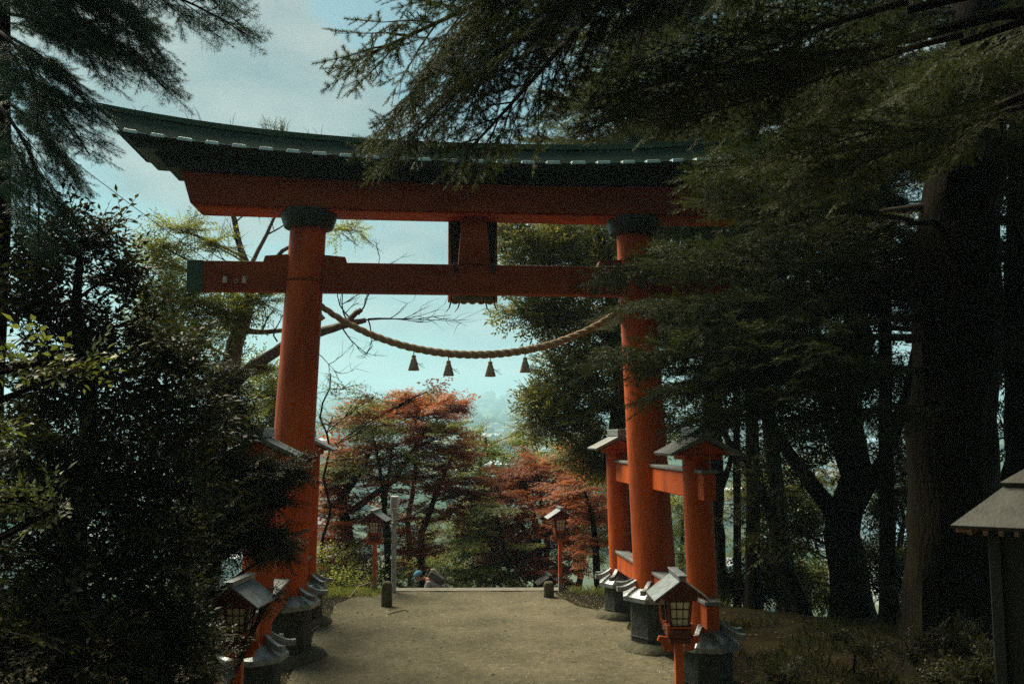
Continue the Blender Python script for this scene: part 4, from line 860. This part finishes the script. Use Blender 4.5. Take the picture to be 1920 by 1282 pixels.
tree('small_leaf_bush', 'dark small leaved bush spilling over the left gate struts', 'shrub', [(b_, .09), (pt(400, 1000, 10.6), .07), (pt(420, 850, 10.8), .04)],
     [blob(400, 720, 11.2, 80, 55, 70), blob(440, 790, 11, 45, 40, 40), blob(380, 840, 10.8, 100, 70, 110), blob(460, 900, 10.6, 90, 50, 110), blob(535, 885, 10.8, 55, 22, 22), blob(505, 935, 10.6, 55, 28, 36), blob(400, 980, 10.2, 100, 60, 110), blob(480, 1010, 10.4, 70, 36, 60), blob(530, 1030, 10.8, 34, 16, 16), blob(360, 1080, 9.8, 60, 60, 60), blob(575, 858, 11, 26, 8, 5), blob(340, 1180, 9.2, 60, 60, 60)],
     'small', 'leaf_small', twigs=12, scale=.9, dens=1.7)
b_ = gp(395, 8.2)
tree('low_bush', 'low dark bush hiding the foot of the left near lantern', 'shrub', [(b_, .05), (pt(360, 1200, 8.2), .03)],
     [blob(380, 1240, 8.3, 60, 50, 50), blob(260, 1270, 7.8, 90, 50, 60), blob(500, 1120, 9.8, 34, 24, 14)], 'small', 'leaf_small', scale=.8)
# cedar in the top left corner
b_ = gp(-10, 8.0)
ex = []
for a_, b2, k in (((0, -60, 8), (455, 10, 8.2), 2), ((0, -160, 8), (330, 60, 7.8), 2), ((0, 20, 8), (260, 90, 8.2), 1), ((0, 60, 8), (200, 190, 8), 1), ((0, 120, 8), (190, 250, 7.7), 1), ((0, 180, 8), (175, 330, 8), 1), ((0, 240, 8), (90, 400, 7.8), 0), ((0, -100, 7.8), (200, 30, 7.4), 1), ((0, -260, 8), (420, -60, 8.1), 2), ((0, 100, 8.2), (130, 130, 8.6), 0), ((0, 0, 7.6), (120, 60, 7.2), 0), ((0, 60, 7.6), (100, 200, 7.2), 0), ((0, -40, 8.3), (280, 20, 8.6), 1), ((0, -60, 7.5), (220, 110, 7.4), 1), ((0, 80, 8.2), (150, 300, 8.4), 1), ((0, 200, 7.6), (120, 420, 7.4), 0), ((0, -20, 8.1), (330, 130, 8.3), 1), ((0, 40, 8), (100, 60, 8.4), 0), ((0, 300, 8), (60, 440, 8.2), 0)):
    ex.append((pt(*a_), pt(*b2), k))
conifer('cedar_tree', 'cedar in the top left corner with drooping feathery sprays', 'cedar tree', b_, [(b_, .11), (pt(5, 400, 8), .07), (pt(8, -300, 8), .04)], ced, 8.5, 10.5, 6, 1.6, 1.2, extra=ex, seed=31)

# near sprigs with pale leaves reaching in from the left
b_ = gp(-420, 4.0)
tree('pale_leaf_shrub', 'pale green leafy sprigs reaching in from the left edge', 'shrub', [(b_, .05), (pt(-330, 900, 4.2), .035), (pt(-240, 640, 4.3), .02)],
     [blob(40, 685, 4.4, 80, 8, 9), blob(150, 690, 4.5, 40, 8, 5), blob(110, 675, 4.4, 40, 6, 3), blob(10, 805, 4.4, 30, 8, 3), blob(40, 935, 4.3, 60, 10, 7), blob(110, 950, 4.3, 30, 6, 3)], 'broad', 'leaf_near', scale=.62, lift=.1, flat=False, twigs=14)
# undergrowth bottom right
ul = [('leafy undergrowth bush at the lower right corner', 1830, 9.2, [(1830, 1250, 9.2, 80, 40, 60), (1900, 1220, 9.3, 50, 40, 40), (1760, 1275, 9, 60, 25, 30)]),
      ('low leafy plant on the slope below the forked tree', 1580, 14, [(1570, 1185, 14, 45, 22, 26), (1620, 1210, 13.4, 40, 22, 22)]),
      ('dark low bush at the foot of the great fir', 1700, 12.6, [(1700, 1215, 12.4, 60, 25, 36), (1790, 1190, 12.2, 60, 30, 36)]),
      ('small ground bush beside the near right pedestal', 1480, 10.5, [(1470, 1265, 10.4, 60, 18, 26)])]
for lab, px, Y, bl in ul:
    b_ = gp(px, Y); tree('low_bush', lab, 'shrub', [(b_, .03), (b_ + Vector((.05, 0, .35)), .015)], [blob(*q) for q in bl], 'broad', 'leaf_dark', scale=.6)

# trees up the hillside behind the viewer, and their shade
for lab, x_, y_, h_ in (('tall fir on the hillside behind the viewer, left of the steps', -4.5, -4.5, 17), ('tall fir on the hillside behind the viewer, right of the steps', 4.0, -4, 17), ('tallest fir on the hillside straight behind the viewer', .3, -6, 19), ('fir beside the path on the right out of view', 6.5, 1.0, 16), ('fir higher up the hillside, left', -8.5, -9, 19), ('fir higher up the hillside, right', 8.5, -9, 19), ('fir far up the hillside, centre', -1.5, -12, 20)):
    b_ = Vector((x_, y_, height(x_, y_) - .1)); conifer('fir_tree', lab, 'fir tree', b_, [(b_, .4), (b_ + Vector((0, 0, h_ * .6)), .25), (b_ + Vector((0, 0, h_)), .05)], lo, b_.z + 2.6, b_.z + h_, 60, 4.8, 2.0, seed=int(x_ * 7 + 90), group='firs up the hillside behind the viewer')

# ------------------------------------------------------------------ person climbing the stairs
def skin_fig(name, joints, edges, radii, m, parent, sub=2, root=0):
    me = bpy.data.meshes.new(name); me.from_pydata(joints, edges, []); o = bpy.data.objects.new(name, me); COL.objects.link(o); o.parent = parent
    me.materials.append(MAT[m]); sm = o.modifiers.new('skin', 'SKIN'); sm.use_smooth_shade = True
    for i, q in enumerate(radii): v = me.skin_vertices[0].data[i]; v.radius = q if isinstance(q, tuple) else (q, q); v.use_root = (i == root)
    s_ = o.modifiers.new('subsurf', 'SUBSURF'); s_.levels = sub; s_.render_levels = sub; return o
hp = at(776, 1080, 22.3)
P = empty('person', (hp.x + .42, 22.3, hp.z - 1.30), 0, label='person in blue cap and grey top with dark backpack bending on the stairs', cat='person')
# local frame: facing -X, torso bent forward
J = [(.30, 0, .78), (.24, 0, .95), (.10, 0, 1.10), (-.06, 0, 1.20), (-.14, 0, 1.24), (-.22, 0, 1.27),
     (-.06, -.17, 1.17), (-.14, -.22, .92), (-.30, -.18, .74), (-.06, .17, 1.17), (-.14, .22, .92), (-.30, .18, .74),
     (.28, -.09, .72), (.08, -.10, .40), (.22, -.10, .02), (.10, -.10, -.04), (.30, .09, .72), (.22, .10, .34), (.38, .10, -.10), (.26, .10, -.16)]
E_ = [(0, 1), (1, 2), (2, 3), (3, 4), (4, 5), (3, 6), (6, 7), (7, 8), (3, 9), (9, 10), (10, 11), (0, 12), (12, 13), (13, 14), (14, 15), (0, 16), (16, 17), (17, 18), (18, 19)]
Rd = [(.14, .11), (.13, .10), (.14, .10), (.13, .09), .05, .055, .055, .042, .034, .055, .042, .034, .085, .06, .045, .04, .085, .06, .045, .04]
skin_fig('body', J, E_, Rd, 'skin', P)
skin_fig('shirt', J[0:4] + [J[6], tuple((Vector(J[6]) * .3 + Vector(J[7]) * .7)), J[9], tuple((Vector(J[9]) * .3 + Vector(J[10]) * .7))], [(0, 1), (1, 2), (2, 3), (3, 4), (4, 5), (3, 6), (6, 7)], [(.16, .13), (.15, .12), (.16, .12), (.145, .10), .075, .062, .075, .062], 'shirt_grey', P)
skin_fig('trousers', [J[0], J[12], J[13], tuple(Vector(J[14]) + Vector((0, 0, .05))), J[16], J[17], tuple(Vector(J[18]) + Vector((0, 0, .05)))], [(0, 1), (1, 2), (2, 3), (0, 4), (4, 5), (5, 6)], [(.17, .13), .10, .08, .065, .10, .08, .065], 'trousers', P)
hc = Vector((-.30, 0, 1.30)); Hm = Matrix.Translation(hc) @ Matrix.Rotation(R(-28), 4, 'Y')
b = MB(); rs = []
for i in range(15):
    th = math.pi * i / 14; z_ = math.cos(th); r_ = math.sin(th) + 1e-3
    ring = []
    for k in range(20):
        a = 2 * math.pi * k / 20; x_, y_ = math.cos(a) * r_, math.sin(a) * r_
        w_ = .092 if z_ > -.1 else .092 - .022 * (-z_ - .1); X = x_ * w_ * 1.08; Y_ = y_ * .074 * (1 if z_ > 0 else 1 - .22 * -z_); Z = z_ * .118
        fx = max(0, -math.cos(a)); 
        if fx > .85 and abs(z_ + .12) < .16: X -= .022 * (1 - abs(z_ + .12) / .16)          # nose
        if fx > .8 and abs(z_ - .08) < .1: X += .006                                        # eye sockets
        if fx > .8 and z_ < -.62: X -= .010                                                 # chin
        ring.append((X, Y_, Z))
    rs.append(ring)
b.rings(rs, Hm); head = b.build('head', 'skin', P, smooth=True)
b = MB()
for s in (-1, 1): b.add(*(lambda q: (q.v, q.f))(MB().tube([(.0, s * .072, .02), (.012, s * .084, .0), (.004, s * .074, -.035)], [.012, .016, .008], 6)), M=Hm)
b.build('ears', 'skin', head, smooth=True)
b = MB()
for s in (-1, 1): b.add(*(lambda q: (q.v, q.f))(MB().box((-.088, s * .03, .012), (.012, .02, .009))), M=Hm)
b.add(*(lambda q: (q.v, q.f))(MB().box((-.088, 0, -.062), (.012, .036, .006))), M=Hm); b.build('face_features', 'hair', head)
b = MB(); rs = [[(math.cos(a) * r_ * 1.06 + .006, math.sin(a) * r_ * .80, z_) for a in [2 * math.pi * k / 20 for k in range(20)]] for z_, r_ in ((-.05, .078), (.0, .094), (.03, .095))]; b.rings(rs, Hm); b.build('hair', 'hair', head, smooth=True)
b = MB(); rs = [[(math.cos(a) * r_ * 1.06 + .004, math.sin(a) * r_ * .84, z_) for a in [2 * math.pi * k / 24 for k in range(24)]] for z_, r_ in ((.028, .104), (.06, .106), (.09, .098), (.115, .076), (.132, .045), (.138, .012))]; b.rings(rs, Hm)
cp_ = b.build('cap', 'cap_blue', P, smooth=True)
b = MB(); b.rings([[(-.08, q, .034 + z_) for q, z_ in ((-.075, 0), (.075, 0), (.075, .006), (-.075, .006))], [(-.185, q * .7, .018 + z_) for q, z_ in ((-.075, 0), (.075, 0), (.075, .006), (-.075, .006))]], Hm); b.build('brim', 'cap_blue', cp_, bevel=.003)
b = MB(); b.box((.12, 0, 1.27), (.40, .27, .17), Matrix.Translation((.12, 0, 1.27)) @ Matrix.Rotation(R(32), 4, 'Y') @ Matrix.Translation((-.12, 0, -1.27))); b.box((.20, 0, 1.19), (.22, .20, .12), Matrix.Translation((.2, 0, 1.19)) @ Matrix.Rotation(R(32), 4, 'Y') @ Matrix.Translation((-.2, 0, -1.19)))
bk = b.build('backpack', 'bag_dark', P, bevel=.04)
b = MB(); b.tube([(-.02, .02, 1.44), (.06, .02, 1.44), (.16, .0, 1.35)], [.03, .045, .03], 8); b.build('towel_roll', 'bag_tan', bk, smooth=True)

# ------------------------------------------------------------------ town in the valley
def house_mesh(w, d, h, rh, flat=False):
    b = MB(); b.box((0, 0, h / 2 - 1.5), (w, d, h + 3)); r_ = MB()
    if flat: r_.box((0, 0, h + .3), (w + .8, d + .8, .6)); r_.box((w * .2, 0, h + 1.2), (w * .2, d * .3, 1.4))
    else: r_.rings([[(q, yy, z_) for q, z_ in ((-w / 2 - .6, h - .1), (w / 2 + .6, h - .1), (0, h + rh))] for yy in (-d / 2 - .6, d / 2 + .6)])
    wi = []
    for fl in range(max(1, int(h // 3))):
        for s in (-1, 1): q = MB(); q.box((w * .08 * s, s * (d / 2 + .02), 1.6 + 3 * fl), (w * .62, .08, 1.1)); wi.append(q)
    return b, r_, wi
HM = []
for w, d, h, rh, fl, wm, rm in ((9, 8, 6, 2.4, 0, 'house_wall', 'roof_blue'), (12, 8, 5.5, 2.6, 0, 'house_wall', 'roof_grey'), (8, 10, 6, 2.2, 0, 'house_wall_tan', 'roof_rust'), (26, 14, 8, 0, 1, 'house_wall', 'roof_white'), (16, 11, 12, 0, 1, 'house_wall', 'roof_white'), (34, 18, 7, 3, 0, 'house_wall', 'roof_blue')):
    a, r_, wi = house_mesh(w, d, h, rh, fl); oa = a.build('house', wm); ob = r_.build('roof', rm, oa); oc = [q.build('window', 'window_dark', oa) for q in wi]; HM.append(oa)
rt_ = random.Random(12); used = set(); placed = []
def put_house(x, y, k, rz, sc=1, **kw):
    o = HM[k] if k not in used else None
    if o is None: o = copy_tree(HM[k])
    used.add(k); o.location = (x, y, height(x, y)); o.rotation_euler = (0, 0, rz); o.scale = (sc,) * 3
    o.name = 'house' if k < 3 else 'large_building'
    return tag(o, **kw)
HL = ['pale house with blue tiled roof in the hazy valley town', 'pale house with grey gabled roof in the hazy valley town', 'tan house with rust coloured roof in the hazy valley town', 'long white flat roofed building in the hazy valley town', 'taller white apartment building in the hazy valley town', 'wide hall with blue metal roof in the hazy valley town']
HG = ['blue roofed houses', 'grey roofed houses', 'tan houses', 'white flat roofed buildings', 'white apartment buildings', 'blue roofed halls']
def try_put(px, Y, k, sc=1):
    q = at(px, 820, Y)
    for a, b2 in placed:
        if (a - q.x) ** 2 + (b2 - Y) ** 2 < (24 + Y * .012) ** 2: return
    placed.append((q.x, Y)); put_house(q.x, Y, k, rt_.uniform(-.5, .5) + rt_.choice((0, 1.57)), sc, label=HL[k], cat='house' if k < 3 else 'building', group=HG[k])
q = at(962, 815, 860); put_house(q.x, 860, 5, .1, .8, label='wide hall standing alone in the town gap right of centre, largest of the valley buildings', cat='building'); placed.append((q.x, 860))
for i in range(330):
    if i < 200: px = rt_.uniform(800, 1120); Y = rt_.choice((rt_.uniform(430, 1000), rt_.uniform(700, 1700)))
    elif i < 285: px = rt_.uniform(1330, 1760); Y = rt_.uniform(260, 900)
    else: px = rt_.uniform(20, 700); Y = rt_.uniform(300, 1300)
    try_put(px, Y, rt_.choices(range(6), (4, 4, 2, 5, 3, 2))[0], 1 + .3 * rt_.random())
# far woods: one mass of tree clumps on the hills and between the houses
V0, F0 = [], []
ico = bpy.data.meshes.new('tmp'); import bmesh
bm_ = bmesh.new(); bmesh.ops.create_icosphere(bm_, subdivisions=2, radius=1); IV = np.array([v.co[:] for v in bm_.verts]); IF = np.array([[v.index for v in f.verts] for f in bm_.faces]); bm_.free()
Vs, Fs, cnt = [], [], 0
for i in range(3600):
    if i < 2400: Y = rt_.uniform(1500, 3500); X = rt_.uniform(-.62, .62) * Y; s_ = rt_.uniform(9, 20)
    elif i < 3200: Y = rt_.uniform(300, 1500); X = rt_.uniform(-.6, .6) * Y; s_ = rt_.uniform(4, 8)
    else: Y = rt_.uniform(60, 300); X = rt_.uniform(-.7, .7) * Y; s_ = rt_.uniform(2.5, 4.5)
    if i < 2400 and noise.noise(Vector((X * .003, Y * .003, 1))) < -.10: continue
    if any((a - X) ** 2 + (b2 - Y) ** 2 < 26 ** 2 for a, b2 in placed): continue
    if i >= 2400 and 300 < Y and -.09 < X / Y < .06 and rt_.random() < .75: continue
    jit = 1 + .35 * rng.normal(0, 1, (len(IV), 1)) * .6
    Vs.append(IV * jit * np.array([s_, s_, s_ * rt_.uniform(.7, 1.2)]) + np.array([X, Y, height(X, Y) + s_ * .45])); Fs.append(IF + cnt); cnt += len(IV)
mat('wood_green', (.028, .055, .022), .9, col2=(.06, .085, .03), scale=.12)
Fc = np.concatenate(Fs); wo_ = tri_mesh(np.concatenate(Vs), Fc, np.zeros(len(Fc), int), 'distant_wood', ['wood_green']); tag(wo_, kind='stuff')

# ------------------------------------------------------------------ litter, pebbles, grass tufts
def scatter(name, n, m, xr, yr, size, flat=True, cond=None, grow=None):
    Vs, Fs, c = [], [], 0
    while c < n:
        x = rng.uniform(*xr); y = rng.uniform(*yr)
        if cond and not cond(x, y): c += 0; n -= 0; 
        if cond and not cond(x, y): continue
        s_ = rng.uniform(.5, 1.3) * size; a = rng.uniform(0, 6.28); z = height(x, y) + .014
        ca, sa = math.cos(a) * s_, math.sin(a) * s_; t1, t2 = rng.uniform(0, .5, 2) * s_
        if grow: 
            h_ = grow * rng.uniform(.5, 1.2); lx, ly = rng.normal(0, .35, 2) * h_
            Vs.append([(x - ca * .5, y - sa * .5, z - .02), (x + ca * .5, y + sa * .5, z - .02), (x + lx, y + ly, z + h_), (x + lx * .4, y + ly * .4, z + h_ * .6)])
        elif flat: Vs.append([(x - ca, y - sa, z), (x + sa * .5, y - ca * .5, z + t1), (x + ca, y + sa, z + t2 * .6), (x - sa * .5, y + ca * .5, z + .003)])
        else: Vs.append([(x - ca, y - sa, z - .004), (x + sa, y - ca, z - .004), (x + ca * .6, y + sa * .9, z - .004), (x, y, z + s_ * .8)])
        Fs.append(([(0, 1, 2), (0, 2, 3)] if flat or grow else [(0, 1, 3), (1, 2, 3), (2, 0, 3)])); c += 1
    k = len(Fs[0]); F_ = (np.array(Fs) + (np.arange(len(Vs)) * 4)[:, None, None]).reshape(-1, 3)
    o = tri_mesh(np.array(Vs).reshape(-1, 3), F_, np.zeros(len(F_), int), name, [m]); tag(o, kind='stuff'); return o
pc = lambda x, y: TX - (y - TY) * .09
scatter('fallen_leaves', 9000, 'litter', (-8, 12), (6, 20), .030, cond=lambda x, y: y < crest(x) and (abs(x - pc(x, y)) > 2.6 or rng.random() < .09))
scatter('pebbles', 9000, 'pebble', (-4.5, 3.2), (7.5, 21), .011, flat=False, cond=lambda x, y: abs(x - pc(x, y)) < 3)
scatter('grass', 2600, 'leaf_green', (-5.2, -3.0), (20.4, 22.2), .012, grow=.11)
scatter('grass', 1600, 'leaf_green', (1.3, 4.5), (19.2, 21.9), .012, grow=.12, cond=lambda x, y: y > 20.8 - .5 * (x - 1.3))
scatter('ground_plants', 9000, 'leaf_dark', (3.6, 12), (8, 17.5), .02, grow=.14, cond=lambda x, y: noise.noise(Vector((x * .8, y * .8, 9))) > -.12)
def stick(pts, r, label):
    b = MB(); q = [Vector((at(px, 1100, Y).x, Y, height(at(px, 1100, Y).x, Y) + .02 + dz)) for px, Y, dz in pts]; b.tube(q, [r, r * .9, r * .7, r * .4][:len(q)], 6, wob=.3); o = b.build('dead_branch', 'dead_wood'); tag(o, label, 'branch')
stick([(583, 16.9, .0), (600, 17.3, .02), (625, 17.9, .05)], .013, 'pale dead stick lying on the path edge beside the left pedestals')
stick([(655, 20.3, .0), (672, 20.8, .16), (690, 21.0, .2), (700, 21.1, .05)], .022, 'pale curved root arching at the foot of the left stair lantern')
stick([(728, 18.5, .0), (745, 18.7, .02), (762, 18.9, .0)], .014, 'short dark twig lying on the gravel below the left bollard')
# small weeds on the gate roof
b = MB(); cr_ = Crown(); 
for px, n_ in ((232, 2), (330, 2), (350, 2), (405, 2), (472, 7), (490, 6), (500, 5), (552, 2), (572, 2)):
    x_ = (px - 872) / 114.5; u = x_ / 6.16; z_ = 8.46 + .5 * abs(u) ** 2.3
    for k in range(n_):
        h_ = rt_.uniform(.12, .32); d_ = (rt_.uniform(-.2, .2), rt_.uniform(-.1, .1), h_); b.tube([(x_ + .02 * k, 0, z_ - .03), (x_ + .02 * k + d_[0] * .5, 0, z_ + h_ * .6), (x_ + .02 * k + d_[0], d_[1], z_ + h_)], [.005, .004, .002], 4)
        if px in (472, 490, 500): cr_.stamp('sparse', frames([(x_ + .02 * k, 0, z_)], [d_], [.5]))
we = b.build('weeds', 'twig'); we.matrix_world = T.matrix_basis.copy(); tag(we, 'small weeds sprouting from the ridge of the gate roof', 'weeds')
lv = cr_.build('leaves', 'leaf_olive', we)

# ------------------------------------------------------------------ haze
hz = MB(); hz.box((0, 2120, 105), (7000, 4560, 330)); mh = bpy.data.materials.new('haze'); mh.use_nodes = True; hn = mh.node_tree; hn.nodes.clear()
ho = hn.nodes.new('ShaderNodeOutputMaterial'); hv = hn.nodes.new('ShaderNodeVolumePrincipled'); hv.inputs['Color'].default_value = (.52, .84, 1.0, 1); hv.inputs['Density'].default_value = .00045; hv.inputs['Anisotropy'].default_value = .2
hn.links.new(hv.outputs[0], ho.inputs['Volume']); MAT['haze'] = mh
tag(hz.build('haze', 'haze'), kind='stuff')
